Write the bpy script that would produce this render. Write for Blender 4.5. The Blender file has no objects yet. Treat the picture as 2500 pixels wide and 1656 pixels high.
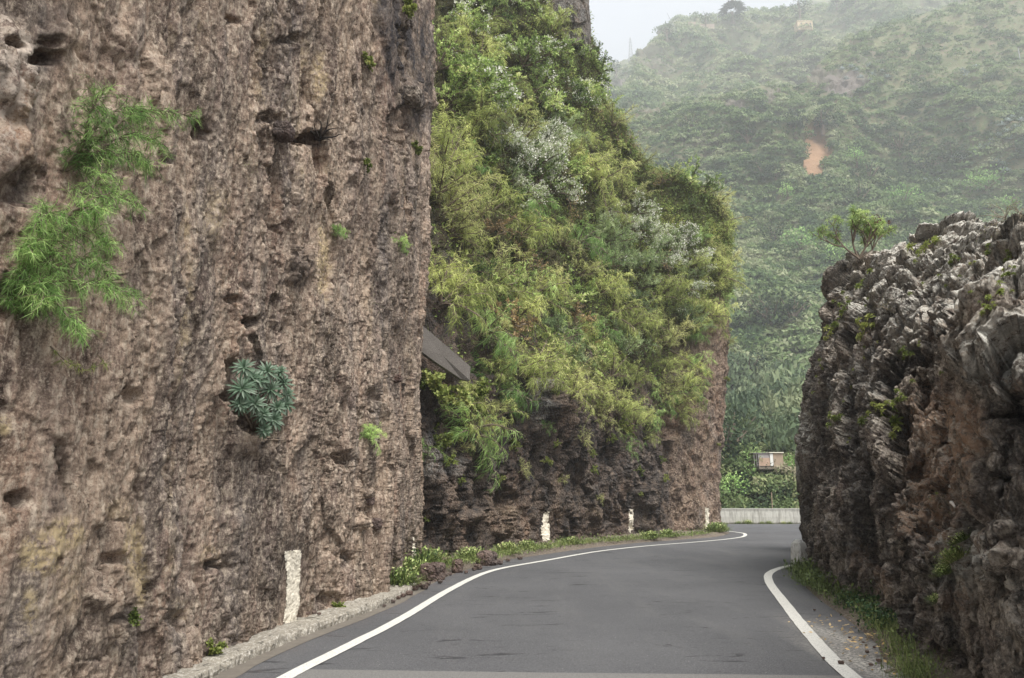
import bpy, math, random
import numpy as np
sc = bpy.context.scene
# ------------------------------------------------------------ camera, sky, sun, exposure
CAM_H = 1.5
F = 735.0                      # focal length in pixels of the 1024 px wide frame
PITCH = math.atan(159.0 / F)
cam_d = bpy.data.cameras.new("camera")
cam = bpy.data.objects.new("camera", cam_d)
sc.collection.objects.link(cam)
cam.location = (0, 0, CAM_H)
cam.rotation_euler = (math.pi / 2 + PITCH, 0, 0)
cam_d.sensor_width = 36.0
cam_d.lens = F / 1024.0 * 36.0
cam_d.clip_start = 0.05
cam_d.clip_end = 9000
sc.camera = cam
sc.render.resolution_x, sc.render.resolution_y = 1024, 678

SUN_EL, SUN_AZ = math.radians(60), math.radians(148)      # azimuth clockwise from +Y
world = bpy.data.worlds.new("World")
sc.world = world
world.use_nodes = True
wn, wl = world.node_tree.nodes, world.node_tree.links
wn.clear()
sky = wn.new('ShaderNodeTexSky')
sky.sky_type = 'NISHITA'
sky.sun_disc = False
sky.sun_elevation = SUN_EL
sky.sun_rotation = SUN_AZ
sky.altitude = 300
sky.air_density = 1.0
sky.dust_density = 5.0
sky.ozone_density = 1.0
hs = wn.new('ShaderNodeHueSaturation')
hs.inputs['Saturation'].default_value = 0.25
mx = wn.new('ShaderNodeMix'); mx.data_type = 'RGBA'
mx.inputs['Factor'].default_value = 0.85
tc = wn.new('ShaderNodeTexCoord'); sx = wn.new('ShaderNodeSeparateXYZ'); wl.new(tc.outputs['Generated'], sx.inputs[0])
mr = wn.new('ShaderNodeMapRange'); mr.inputs['From Min'].default_value = 0; mr.inputs['From Max'].default_value = 1
mr.inputs['To Min'].default_value = 0.28; mr.inputs['To Max'].default_value = 1.0      # overcast: zenith three times the horizon
wl.new(sx.outputs['Z'], mr.inputs['Value'])
ov = wn.new('ShaderNodeMix'); ov.data_type = 'RGBA'; ov.blend_type = 'MULTIPLY'; ov.inputs[0].default_value = 1
ov.inputs['A'].default_value = (4.9, 5.2, 5.7, 1)
cv = wn.new('ShaderNodeCombineColor'); [wl.new(mr.outputs[0], cv.inputs[k]) for k in range(3)]
wl.new(cv.outputs[0], ov.inputs['B'])
wl.new(ov.outputs['Result'], mx.inputs['B'])
bg = wn.new('ShaderNodeBackground'); bg.inputs['Strength'].default_value = 0.15
wo = wn.new('ShaderNodeOutputWorld')
wl.new(sky.outputs[0], hs.inputs['Color'])
wl.new(hs.outputs[0], mx.inputs['A'])
wl.new(mx.outputs['Result'], bg.inputs['Color'])
wl.new(bg.outputs[0], wo.inputs['Surface'])

sun_d = bpy.data.lights.new("sun", 'SUN')
sun_d.energy = 4.8
sun_d.angle = math.radians(34)
sun_d.color = (1.0, 0.955, 0.89)
sun = bpy.data.objects.new("sun", sun_d)
sc.collection.objects.link(sun)
sun.rotation_euler = (math.pi / 2 - SUN_EL, 0, -SUN_AZ + math.pi)
sc.view_settings.view_transform = 'Standard'
sc.view_settings.look = 'None'
sc.view_settings.exposure = 0.63
sc.view_settings.gamma = 1
sc.cycles.volume_bounces = 2
sc.cycles.max_bounces = 6
sc.cycles.diffuse_bounces = 3
sc.cycles.transparent_max_bounces = 8

# ------------------------------------------------------------ projection helpers
cp, sp = math.cos(PITCH), math.sin(PITCH)
def ray(px, py):
    px = np.asarray(px, float); py = np.asarray(py, float)
    u = px - 512.0; v = -(py - 339.0)
    return u, F * cp - v * sp, v * cp + F * sp
def P(px, py, D):                      # the point seen at that pixel, D metres in front (world Y)
    u, y, z = ray(px, py)
    t = D / y
    return np.stack([u * t, D + 0 * u, CAM_H + z * t], -1)
def G(px, py, z=0.0):                  # the ground point under a pixel
    u, y, zz = ray(px, py)
    t = (z - CAM_H) / zz
    return np.stack([u * t, y * t, z + 0 * u], -1)
def proj(p):
    X, Y, Z = p[..., 0], p[..., 1], p[..., 2] - CAM_H
    d = Y * cp + Z * sp
    d = np.where(d < 0.05, 0.05, d)
    up = -Y * sp + Z * cp
    return 512 + F * X / d, 339 - F * up / d, d

# ------------------------------------------------------------ numpy noise
def _h(ix, iy, iz, seed):
    n = (ix.astype(np.uint32) * np.uint32(374761393) + iy.astype(np.uint32) * np.uint32(668265263)
         + iz.astype(np.uint32) * np.uint32(2246822519) + np.uint32((seed * 3266489917) & 0xffffffff))
    n = (n ^ (n >> np.uint32(13))) * np.uint32(1274126177)
    n = (n ^ (n >> np.uint32(16))) * np.uint32(2654435769)
    return n ^ (n >> np.uint32(15))
def _f(n): return (n & np.uint32(0xffff)).astype(np.float32) / 65535.0
def perlin(p, seed=0):
    p = p.astype(np.float32)
    i = np.floor(p).astype(np.int64); f = p - i
    w = f * f * f * (f * (f * 6 - 15) + 10)
    out = np.zeros(len(p), np.float32)
    for dx in (0, 1):
        for dy in (0, 1):
            for dz in (0, 1):
                h = _h(i[:, 0] + dx, i[:, 1] + dy, i[:, 2] + dz, seed)
                gx = ((h & 1023).astype(np.float32) / 511.5 - 1)
                gy = (((h >> np.uint32(10)) & 1023).astype(np.float32) / 511.5 - 1)
                gz = (((h >> np.uint32(20)) & 1023).astype(np.float32) / 511.5 - 1)
                d = gx * (f[:, 0] - dx) + gy * (f[:, 1] - dy) + gz * (f[:, 2] - dz)
                wt = (w[:, 0] if dx else 1 - w[:, 0]) * (w[:, 1] if dy else 1 - w[:, 1]) * (w[:, 2] if dz else 1 - w[:, 2])
                out += wt * d
    return out * 1.5
def fbm(p, octs=4, seed=0, gain=0.5, ridge=False):
    a, o, t = 1.0, np.zeros(len(p), np.float32), 0
    for k in range(octs):
        n = perlin(p * (2.03 ** k) + 17.3 * k, seed + k)
        if ridge: n = 1 - 2 * np.abs(n)
        o += a * n; t += a; a *= gain
    return o / t
def cells(p, seed=0, full=False):      # jittered cells: nearest centre offset, its hash, edge distance
    n = len(p)
    F1 = np.full(n, 9e9, np.float32); F2 = F1.copy()
    off = np.zeros((n, 3), np.float32); hid = np.zeros(n, np.uint32)
    p = p.astype(np.float32)
    i = np.floor(p).astype(np.int64)
    for dx in (-1, 0, 1):
        for dy in (-1, 0, 1):
            for dz in (-1, 0, 1):
                cx, cy, cz = i[:, 0] + dx, i[:, 1] + dy, i[:, 2] + dz
                h = _h(cx, cy, cz, seed)
                ox = p[:, 0] - (cx + (h & 1023) / 1023.0)
                oy = p[:, 1] - (cy + ((h >> np.uint32(10)) & 1023) / 1023.0)
                oz = p[:, 2] - (cz + ((h >> np.uint32(20)) & 1023) / 1023.0)
                d = (ox * ox + oy * oy + oz * oz).astype(np.float32)
                m = d < F1
                F2 = np.where(m, F1, np.minimum(F2, d))
                F1 = np.where(m, d, F1)
                off[m, 0] = ox[m]; off[m, 1] = oy[m]; off[m, 2] = oz[m]
                hid[m] = h[m]
    return np.sqrt(F1), np.sqrt(F2), off, hid
def facets(p, seed=0, tilt=1.0, step=1.0):      # broken-stone height: every cell is a tilted flat face
    F1, F2, off, h = cells(p, seed)
    h2 = _h(h, h, h, seed + 5)
    g = np.stack([(h2 & 255) / 127.5 - 1, ((h2 >> np.uint32(8)) & 255) / 127.5 - 1, ((h2 >> np.uint32(16)) & 255) / 127.5 - 1], -1)
    r = _f(h2 >> np.uint32(9)) - 0.5
    return step * r + tilt * (off * g).sum(-1), F1, F2, h
def blocks(p, seed, frac=0.12):         # angular sockets where single stones have dropped out, and cracks between stones
    F1, F2, off, h = cells(p, seed)
    r = _f(_h(h, h, h, seed + 9) >> np.uint32(3))
    e = F2 - F1
    return np.where(r < frac, sm(e, 0.0, 0.10), 0.0), np.where(r > 1 - frac, sm(e, 0.0, 0.2), 0.0), 1 - sm(e, 0.0, 0.06)
def sm(x, a, b):
    t = np.clip((x - a) / (b - a), 0, 1); return t * t * (3 - 2 * t)
def in_poly(x, y, poly):
    r = np.zeros(x.shape, bool); n = len(poly)
    for i in range(n):
        x0, y0 = poly[i]; x1, y1 = poly[(i + 1) % n]
        if y0 == y1: continue
        c = ((y0 > y) != (y1 > y)) & (x < (x1 - x0) * (y - y0) / (y1 - y0) + x0)
        r ^= c
    return r

# ------------------------------------------------------------ mesh helpers
def mesh(name, V, Fc, mat=None, attrs=None, smooth=False):
    V = np.ascontiguousarray(V, np.float32).reshape(-1, 3)
    me = bpy.data.meshes.new(name)
    if isinstance(Fc, list):
        Fc = [np.asarray(f) for f in Fc if len(f)]
    else:
        Fc = [np.asarray(Fc)]
    nl = sum(f.size for f in Fc); nf = sum(len(f) for f in Fc)
    me.vertices.add(len(V)); me.vertices.foreach_set('co', V.ravel())
    me.loops.add(nl); me.polygons.add(nf)
    me.loops.foreach_set('vertex_index', np.concatenate([f.ravel() for f in Fc]).astype(np.int32))
    tot = np.concatenate([np.full(len(f), f.shape[1], np.int32) for f in Fc])
    me.polygons.foreach_set('loop_start', np.concatenate([[0], np.cumsum(tot)[:-1]]).astype(np.int32))
    me.update(calc_edges=True)
    me.polygons.foreach_set('use_smooth', np.full(nf, smooth, bool))
    if attrs:
        for k, a in attrs.items():
            at = me.attributes.new(k, 'FLOAT', 'POINT')
            at.data.foreach_set('value', np.ascontiguousarray(a, np.float32).ravel())
    if mat: me.materials.append(mat)
    return me
def obj(name, me, parent=None, label=None, cat=None, group=None, kind=None, loc=None):
    o = bpy.data.objects.new(name, me)
    sc.collection.objects.link(o)
    if parent: o.parent = parent
    if loc is not None: o.location = loc
    return tag(o, label, cat, group, kind)
def tag(o, label=None, cat=None, group=None, kind=None):
    if label: o['label'] = label
    if cat: o['category'] = cat
    if group: o['group'] = group
    if kind: o['kind'] = kind
    return o
def grid_faces(nr, nc):
    a = np.arange(nr * nc).reshape(nr, nc)
    return np.stack([a[:-1, :-1], a[:-1, 1:], a[1:, 1:], a[1:, :-1]], -1).reshape(-1, 4)
def hermite(C, t):                      # C (n,...) control values at 0..n-1, limited tangents
    n = len(C)
    d = np.diff(C, axis=0)
    m = np.zeros_like(C)
    m[0] = d[0]; m[-1] = d[-1]
    if n > 2:
        a, b = d[:-1], d[1:]
        m[1:-1] = np.where(a * b > 0, 2 * a * b / (a + b + np.where(a + b == 0, 1, 0)), 0) * 0.6 + 0.4 * (a + b) / 2
    i = np.clip(np.floor(t).astype(int), 0, n - 2); f = (t - i).reshape((-1,) + (1,) * (C.ndim - 1))
    f2, f3 = f * f, f * f * f
    return (2 * f3 - 3 * f2 + 1) * C[i] + (f3 - 2 * f2 + f) * m[i] + (3 * f2 - 2 * f3) * C[i + 1] + (f3 - f2) * m[i + 1]
def dens(w, n):                         # n parameters over len(w) segments, in proportion to w
    c = np.concatenate([[0], np.cumsum(w)]); c = c / c[-1]
    return np.interp(np.linspace(0, 1, n), c, np.arange(len(c)))
def net(C, nr, nc, wr=None, wc=None):   # C: rows x cols x 3 control net
    C = np.asarray(C, float)
    x, y, _ = proj(C)
    if wc is None: wc = np.median(np.hypot(np.diff(x, axis=1), np.diff(y, axis=1)), axis=0) + 4
    if wr is None: wr = np.median(np.hypot(np.diff(x, axis=0), np.diff(y, axis=0)), axis=1) + 4
    tr, tc = dens(wr, nr), dens(wc, nc)
    A = hermite(C, tr)
    B = hermite(np.swapaxes(A, 0, 1), tc)
    return np.swapaxes(B, 0, 1), tr, tc
def normals(V):                         # V nr x nc x 3
    du = np.gradient(V, axis=1); dv = np.gradient(V, axis=0)
    n = np.cross(du, dv)
    l = np.linalg.norm(n, axis=-1, keepdims=True); n = n / np.maximum(l, 1e-9)
    c = ((np.array([0, 0, CAM_H]) - V) * n).sum(-1)
    if (c > 0).mean() < 0.5: n = -n
    return n
def roughen(V, amps, seed):             # a second pass that also breaks up the sides of ledges
    p = V.reshape(-1, 3)
    for f_, a in amps:
        d = np.stack([fbm(p * f_ + 37 * k, 2, seed + k) for k in range(3)], -1)
        p = p + d * a
    return p.reshape(V.shape)
class Anchor:                           # where a pixel's ray meets a displaced surface
    def __init__(s, V, N):
        s.V = V.reshape(-1, 3); s.N = N.reshape(-1, 3)
        s.x, s.y, s.d = proj(s.V)
        s.k = np.floor(s.x / 8).astype(int) * 1000 + np.floor(s.y / 8).astype(int)
        s.o = np.argsort(s.k); s.ks = s.k[s.o]
    def __call__(s, px, py, r=1.6):
        ids = []
        bx, by = int(px // 8), int(py // 8)
        for i in (-1, 0, 1):
            for j in (-1, 0, 1):
                k = (bx + i) * 1000 + by + j
                a, b = np.searchsorted(s.ks, k), np.searchsorted(s.ks, k, 'right')
                ids.append(s.o[a:b])
        ids = np.concatenate(ids)
        if not len(ids): return None
        q = np.hypot(s.x[ids] - px, s.y[ids] - py)
        for rr in (r, 3, 6, 9):
            m = q < rr
            if m.any():
                c = ids[m]; k = c[np.argmin(s.d[c])]
                return s.V[k].copy(), s.N[k].copy()
        return None

# ------------------------------------------------------------ materials
def new_mat(name):
    m = bpy.data.materials.new(name); m.use_nodes = True
    nt = m.node_tree; nt.nodes.clear()
    out = nt.nodes.new('ShaderNodeOutputMaterial')
    b = nt.nodes.new('ShaderNodeBsdfPrincipled')
    b.inputs['Roughness'].default_value = 0.9
    b.inputs['Specular IOR Level'].default_value = 0.25
    nt.links.new(b.outputs[0], out.inputs['Surface'])
    return m, nt, b, out
class NB:                                # small node-building helper
    def __init__(s, nt): s.nt = nt; s.n = nt.nodes; s.l = nt.links
    def pos(s, scale=(1, 1, 1)):
        g = s.n.new('ShaderNodeNewGeometry'); m = s.n.new('ShaderNodeMapping')
        m.inputs['Scale'].default_value = scale
        s.l.new(g.outputs['Position'], m.inputs['Vector']); return m.outputs[0]
    def objpos(s, scale=(1, 1, 1)):
        g = s.n.new('ShaderNodeTexCoord'); m = s.n.new('ShaderNodeMapping')
        m.inputs['Scale'].default_value = scale
        s.l.new(g.outputs['Object'], m.inputs['Vector']); return m.outputs[0]
    def noise(s, v, scale, detail=4, rough=0.6, dist=0.0):
        t = s.n.new('ShaderNodeTexNoise')
        t.inputs['Scale'].default_value = scale; t.inputs['Detail'].default_value = detail
        t.inputs['Roughness'].default_value = rough; t.inputs['Distortion'].default_value = dist
        s.l.new(v, t.inputs['Vector']); return t.outputs['Fac']
    def vor(s, v, scale, feat='F1', out='Distance'):
        t = s.n.new('ShaderNodeTexVoronoi'); t.feature = feat
        t.inputs['Scale'].default_value = scale
        s.l.new(v, t.inputs['Vector']); return t.outputs[out]
    def ramp(s, f, stops, const=False):
        r = s.n.new('ShaderNodeValToRGB'); e = r.color_ramp.elements
        if const: r.color_ramp.interpolation = 'CONSTANT'
        while len(e) < len(stops): e.new(0.5)
        for k, (p, c) in enumerate(stops):
            e[k].position = p
            e[k].color = (c, c, c, 1) if not isinstance(c, tuple) else (c[0], c[1], c[2], 1)
        s.l.new(f, r.inputs[0]); return r.outputs[0]
    def mix(s, f, a, b, mode='MIX'):
        m = s.n.new('ShaderNodeMix'); m.data_type = 'RGBA'; m.blend_type = mode
        for k, v in (('Factor', f), ('A', a), ('B', b)):
            if isinstance(v, (int, float)) and k == 'Factor': m.inputs[0].default_value = v
            elif isinstance(v, tuple): m.inputs[k].default_value = (v[0], v[1], v[2], 1)
            elif k == 'Factor': s.l.new(v, m.inputs[0])
            else: s.l.new(v, m.inputs[k])
        return m.outputs['Result']
    def math(s, op, a, b=None, clamp=False):
        m = s.n.new('ShaderNodeMath'); m.operation = op; m.use_clamp = clamp
        for k, v in enumerate((a, b)):
            if v is None: continue
            if isinstance(v, (int, float)): m.inputs[k].default_value = v
            else: s.l.new(v, m.inputs[k])
        return m.outputs[0]
    def attr(s, name):
        a = s.n.new('ShaderNodeAttribute'); a.attribute_name = name; return a.outputs['Fac']
    def bump(s, h, strength, dist, bsdf):
        b = s.n.new('ShaderNodeBump'); b.inputs['Strength'].default_value = strength
        b.inputs['Distance'].default_value = dist
        s.l.new(h, b.inputs['Height']); s.l.new(b.outputs[0], bsdf.inputs['Normal'])
    def upness(s):
        g = s.n.new('ShaderNodeNewGeometry'); x = s.n.new('ShaderNodeSeparateXYZ')
        s.l.new(g.outputs['True Normal'], x.inputs[0]); return x.outputs['Z']
def mulc(c, k): return tuple(min(1, x * k) for x in c)

def rock_mat(name, base, dark, light, vstretch=0.35, speck=1.0, ochre=(0.62, 0.49, 0.28),
             lichen=(0.42, 0.41, 0.36), lichen_on=False, lichen_amt=0.55, fine=16.0, bump=0.05, strips=0, stain_shade=(0.045, 0.04, 0.042)):
    m, nt, b, out = new_mat(name); q = NB(nt)
    v = q.pos((1, 1, vstretch)); v0 = q.pos()
    big = q.noise(v, 0.55, 5, 0.62)
    c = q.mix(q.ramp(big, [(0.40, 0.0), (0.60, 1.0)]), mulc(base, 0.82), mulc(base, 1.25))
    gy = sum(base) / 3
    c = q.mix(q.ramp(q.noise(v, 0.9, 4, 0.6), [(0.50, 0.0), (0.66, 0.7)]), c, (gy * 0.80, gy * 0.76, gy * 0.74))
    c = q.mix(q.ramp(q.noise(q.pos((1.3, 1.3, vstretch)), 0.8, 4, 0.6), [(0.54, 0.0), (0.68, 0.6)]), c, (base[0] * 1.15, base[1] * 0.86, base[2] * 0.72))
    if strips:
        vs_ = q.pos((1, 1, .11))
        sn = q.noise(vs_, 1.7, 4, 0.6)
        c = q.mix(q.ramp(sn, [(0.36, 0.65), (0.47, 0.0)]), c, (gy * 0.62, gy * 0.55, gy * 0.52))
        c = q.mix(q.ramp(sn, [(0.52, 0.0), (0.63, 0.6)]), c, mulc((base[0] * 1.05, base[1] * 1.05, base[2] * 1.0), 1.3))
        oc2 = q.math('MULTIPLY', q.ramp(q.noise(vs_, 2.3, 3, 0.6), [(0.62, 0.0), (0.70, 1.0)]), q.ramp(q.noise(v0, 9, 5, 0.7), [(0.42, 0.0), (0.58, 0.6)]))
        c = q.mix(oc2, c, mulc(ochre, 0.85))
    med = q.noise(v, 2.6, 6, 0.66, 0.4)
    c = q.mix(q.ramp(med, [(0.36, 0.85), (0.52, 0.0)]), c, dark)
    cl = q.vor(v, 5.0, 'F1', 'Color')                                     # stones set in the matrix
    cl1 = q.math('MULTIPLY', q.ramp(cl, [(0.55, 0.0), (0.8, 1.0)]), 0.30)
    c = q.mix(cl1, c, (0.20, 0.13, 0.115))
    f1 = q.noise(v, fine, 5, 0.72)
    c = q.mix(q.math('MULTIPLY', q.ramp(f1, [(0.50, 0.0), (0.64, 1.0)]), 0.75 * speck), c, light)
    c = q.mix(q.math('MULTIPLY', q.ramp(f1, [(0.34, 1.0), (0.46, 0.0)]), 0.8 * speck), c, dark)
    f2 = q.noise(v0, fine * 3.6, 3, 0.7)
    c = q.mix(q.math('MULTIPLY', q.ramp(f2, [(0.52, 0.0), (0.66, 1.0)]), 0.45 * speck), c, light)
    c = q.mix(q.math('MULTIPLY', q.ramp(f2, [(0.34, 1.0), (0.45, 0.0)]), 0.6 * speck), c, dark)
    oc = q.math('MULTIPLY', q.attr('ochre'), q.ramp(q.noise(v0, 14, 6, 0.8), [(0.44, 0.0), (0.54, 0.85)]))
    c = q.mix(oc, c, ochre)
    st = q.math('MULTIPLY', q.attr('stain_shade'), q.ramp(q.noise(v, 3.0, 5, 0.65), [(0.34, 0.35), (0.60, 1.0)]))
    c = q.mix(st, c, stain_shade)
    if lichen_on:
        up = q.ramp(q.upness(), [(0.0, 0.42), (0.28, 1.0)])
        ln = q.ramp(q.noise(v0, 13, 6, 0.78), [(0.60 - 0.16 * lichen_amt, 0.0), (0.66 - 0.14 * lichen_amt, 1.0)])
        lm = q.math('MULTIPLY', q.math('MULTIPLY', up, ln), q.attr('lichen'))
        c = q.mix(lm, c, lichen)
    else:
        ln = q.ramp(q.noise(v0, 15, 6, 0.75), [(0.46, 0.0), (0.55, 1.0)])
        c = q.mix(q.math('MULTIPLY', ln, q.attr('lichen')), c, lichen)
    q.l.new(c, b.inputs['Base Color'])
    hb = q.math('ADD', q.noise(v, 9, 9, 0.8), q.math('MULTIPLY', q.vor(v, 26, 'F1'), -0.6))
    q.bump(hb, 1.0, bump, b)
    return m
# ------------------------------------------------------------ the rock cutting on the left (near slab)
D2 = 1024 / 2367.0                                        # some outlines below were read off a 2367 px wide view
def W(*p): return [float(a) for a in p]
plan = [(-5.2, -1.0), (-3.45, 2.0), (-2.9, 4.5), (-2.76, 6.8), (-2.60, 8.7), (-2.30, 10.4), (-1.98, 12.3), (-2.02, 15.0), (-2.04, 16.6),
        (-2.5, 17.3), (-4.2, 18.0), (-9, 19.5)]
rows = [(-0.4, 0), (0.0, 0), (1.6, 0.02), (4.0, -0.02), (8.0, 0.05), (12.5, 0.0), (17.0, -0.15), (17.8, -1.2), (18.2, -7)]
C = np.zeros((len(rows), len(plan), 3))
for i, (z, off) in enumerate(rows):
    for j, (x, y) in enumerate(plan):
        C[i, j] = (x + off, y - (0.0 if j < 8 else off * 0.2), z)
for j in range(3):                                          # the nearest part leans out low down and back higher up
    C[:, j, 0] += np.array([0.08, 0.08, 0.1, 0.0, -0.1, -0.3, -0.5, -0.5, -0.5])
NRs, NCs = 980, 760
wr = [0.5, 2.4, 3.2, 3.6, 2.0, 1.2, 0.2, 0.3]
wc = [0.5, 2.2, 3.0, 2.2, 1.7, 1.5, 1.2, 0.9, 0.35, 0.3, 0.5]
Vs, tr, tc = net(C, NRs, NCs, wr, wc)
Ns = normals(Vs)
px, py, dd = proj(Vs)
pf = Vs.reshape(-1, 3)
vz = np.array([1, 1, 0.45])
wp = np.stack([fbm(pf * 1.3 + k * 31, 3, 50 + k) for k in range(3)], -1)
disp = 0.16 * fbm(pf * 0.35, 3, 1) + 0.14 * fbm(pf * vz * 0.9 + 9, 3, 2)
fa, F1, F2, hc = facets(pf * vz * 0.95 + wp * 0.22, 11, 1.0, 0.6)
patch = sm(fbm(pf * 0.5 + 40, 3, 60), -0.18, 0.3)            # blocky in places, finely raked elsewhere
disp += 0.17 * fa * (0.35 + 0.65 * patch)
strp = sm(fbm(np.stack([pf[:, 0], pf[:, 1] + .1 * pf[:, 2], pf[:, 2] * .10], -1) * 1.25 + wp * .1, 3, 68), -.16, .22)      # rough and smooth runs side by side
vz = np.array([1, 1, 0.34])
fb, B1, B2, hb_ = facets(pf * vz * 2.9 + wp * 0.3, 12, 1.0, 0.7)
disp += 0.085 * fb * (0.25 + 0.9 * strp * (.4 + .6 * patch))
fc_, _, _, _ = facets(pf * np.array([1, 1, 0.62]) * 8.5 + wp * 0.5, 13, 1.0, 0.8)
disp += 0.022 * fc_ * (.35 + .9 * strp)
fe, E1, _, _ = facets(pf * np.array([1, 1, 0.6]) * 21, 14, 1.0, 0.9)
disp += 0.014 * fe
fe, E1, _, _ = facets(pf * np.array([1, 1, 0.7]) * 42, 15, 1.0, 0.9)
disp += 0.007 * fe
disp += 0.022 * fbm(pf * np.array([1, 1, 0.30]) * 9, 3, 3, 0.6) + 0.016 * fbm(pf * 26, 3, 4, 0.65)
tl = pf.copy(); tl[:, 1] += 0.10 * pf[:, 2]                       # ribs lean a little
rib = perlin(tl * np.array([0.6, 1.9, 0.16]) + wp * 0.25, 6); rib2 = perlin(tl * np.array([1, 4.6, 0.40]) + 5 + wp * 0.4, 61)
disp += 0.10 * rib - 0.13 * (1 - np.abs(rib)) ** 9 * sm(fbm(pf * 0.6 + 3, 2, 64), -.2, .3) + 0.035 * rib2 - 0.05 * (1 - np.abs(rib2)) ** 8
s1, o1, k1 = blocks(pf * np.array([1, 1, 0.62]) * 2.3 + wp * 0.35, 7, 0.07)
s2, o2, k2 = blocks(pf * np.array([1, 1, 0.70]) * 5.5 + wp * 0.4, 8, 0.09)
m1 = sm(fbm(pf * 0.7 + 13, 3, 66), -0.15, 0.2)
m1 = m1 * (.25 + .75 * strp)
disp += (-0.15 * s1 + 0.07 * o1) * m1 - 0.07 * k1 * m1 * sm(fbm(pf * 1.1 + 2, 2, 67), 0.0, 0.2)
disp += (-0.07 * s2 + 0.035 * o2) * (.3 + .7 * strp) - 0.02 * k2 * m1
disp = disp.reshape(px.shape)
def blob(cx, cy, rx, ry, amp, ang=0.0, px=px, py=py, sharp=(1.0, 0.35)):
    a = math.radians(ang); dx, dy = px - cx, py - cy
    x1, y1 = dx * math.cos(a) + dy * math.sin(a), -dx * math.sin(a) + dy * math.cos(a)
    r = np.sqrt((x1 / rx) ** 2 + (y1 / ry) ** 2) + 0.45 * wob + 0.3 * wob2
    return amp * (1 - sm(r, sharp[1], sharp[0]))
wob = fbm(pf * 3.1, 3, 70).reshape(px.shape); wob2 = (facets(pf * 6, 71, 1, 1)[0]).reshape(px.shape)
nearfade = 0.42 + 0.58 * sm(Vs[..., 1], 3.0, 8.5)
disp *= nearfade
A_flat = Anchor(Vs, Ns)
for a in [(44, 58, 26, 9, -.5, -12), (52, 42, 16, 10, -.2, 0), (62, 40, 26, 22, .12, 0), (10, 45, 12, 5, -.25, 20), (206, 132, 9, 14, -.28, 0), (270, 118, 16, 9, -.22, 0),
          (282, 132, 10, 12, .14, 0), (315, 138, 17, 9, -.42, -15), (322, 160, 5, 22, -.3, 0), (168, 200, 9, 8, -.2, 0), (250, 322, 13, 8, -.3, -20),
          (314, 90, 7, 34, -.18, 5), (300, 262, 12, 26, .10, 0), (178, 548, 5, 17, -.3, 8), (56, 478, 8, 22, -.22, 6), (52, 452, 6, 14, -.2, 0),
          (222, 567, 15, 10, -.22, 0), (402, 60, 5, 34, -.45, 0), (413, 95, 7, 20, .22, 0), (406, 40, 8, 30, -.2, 0), (400, 128, 14, 26, -.18, 0), (262, 420, 24, 36, -.34, -18),
          (236, 380, 8, 30, -.2, 0), (128, 395, 14, 12, -.12, 0), (16, 500, 10, 12, -.2, 0), (46, 560, 5, 9, -.35, 0), (108, 560, 9, 10, -.18, 20), (120, 615, 24, 10, -.14, -20),
          (175, 620, 20, 14, -.12, 0), (290, 40, 22, 8, -.22, -8), (240, 20, 10, 6, -.2, 0), (6, 300, 8, 26, -.25, 0), (20, 190, 34, 26, -.2, 0), (8, 150, 26, 50, .10, 0),
          (6, 70, 34, 60, .16, 0), (90, 235, 5, 26, -.09, 8), (80, 30, 5, 22, -.1, 10), (103, 265, 3.5, 26, -.10, 7), (62, 385, 3.5, 20, -.08, 5),
          (250, 445, 20, 16, .10, 30), (365, 522, 9, 8, .12, 0), (374, 494, 6, 6, .08, 0), (345, 460, 14, 10, -.14, 0), (370, 400, 10, 16, -.12, 0), (350, 560, 14, 12, -.15, 0),
          (330, 600, 14, 10, -.1, 0), (235, 300, 12, 8, -.14, 0), (160, 160, 10, 7, -.12, 0), (140, 480, 8, 20, -.12, 0), (90, 600, 16, 14, .10, 0)]:
    disp += blob(*a) * (0.25 + 0.75 * nearfade)
disp *= 1 - 0.8 * np.exp(-((px - 292) / 15) ** 4 - ((py - 588) / 42) ** 4)
Vs = Vs + Ns * disp[..., None]
Vs = roughen(Vs, [(5, .016), (14, .010), (34, .007)], 900)
px, py, dd = proj(Vs)
# colour fields
def spots(lst, px, py, wob):
    a = np.zeros(px.shape)
    for cx, cy, rx, ry, k in lst:
        r = np.sqrt(((px - cx) / rx) ** 2 + ((py - cy) / ry) ** 2) + 0.7 * wob
        a = np.maximum(a, k * (1 - sm(r, 0.5, 1.15)))
    return a
ochre = spots([(44, 558, 30, 26, 1), (70, 535, 26, 18, 1), (30, 605, 10, 28, .8), (136, 555, 12, 40, .8), (140, 590, 10, 20, .8), (5, 425, 8, 14, 1), (320, 75, 10, 26, .7),
               (323, 260, 7, 44, .9), (215, 215, 14, 34, .35), (118, 510, 18, 12, .3), (210, 555, 14, 14, .35), (180, 610, 12, 12, .3), (410, 360, 6, 60, .15)], px, py, wob)
ochre = np.maximum(ochre, 0.22 * sm(fbm(pf * 0.8 + 5, 3, 90), 0.25, 0.5).reshape(px.shape))
stain_shade = spots([(408, 40, 34, 60, 1), (416, 95, 22, 50, .95), (400, 10, 30, 50, .95), (405, 560, 26, 60, .3), (390, 200, 40, 120, .45), (55, 30, 26, 34, .75), (302, 262, 14, 28, .65), (395, 300, 26, 150, .35), (316, 138, 14, 12, .9), (44, 60, 26, 14, .9),
               (8, 180, 26, 34, .6), (205, 135, 14, 22, .5), (255, 400, 28, 40, .5), (120, 640, 60, 40, .35), (300, 35, 36, 30, .45), (385, 120, 30, 60, .45), (56, 480, 16, 40, .45), (280, 560, 50, 40, .25)], px, py, wob)
stain_shade = np.maximum(stain_shade, 0.5 * sm(-disp, 0.16, 0.34))  # deep recesses painted darker: shade put into the colour on top of real stains
lichen = spots([(6, 75, 40, 70, 1), (2, 140, 22, 30, .8), (10, 20, 20, 20, .2)], px, py, wob)
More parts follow.
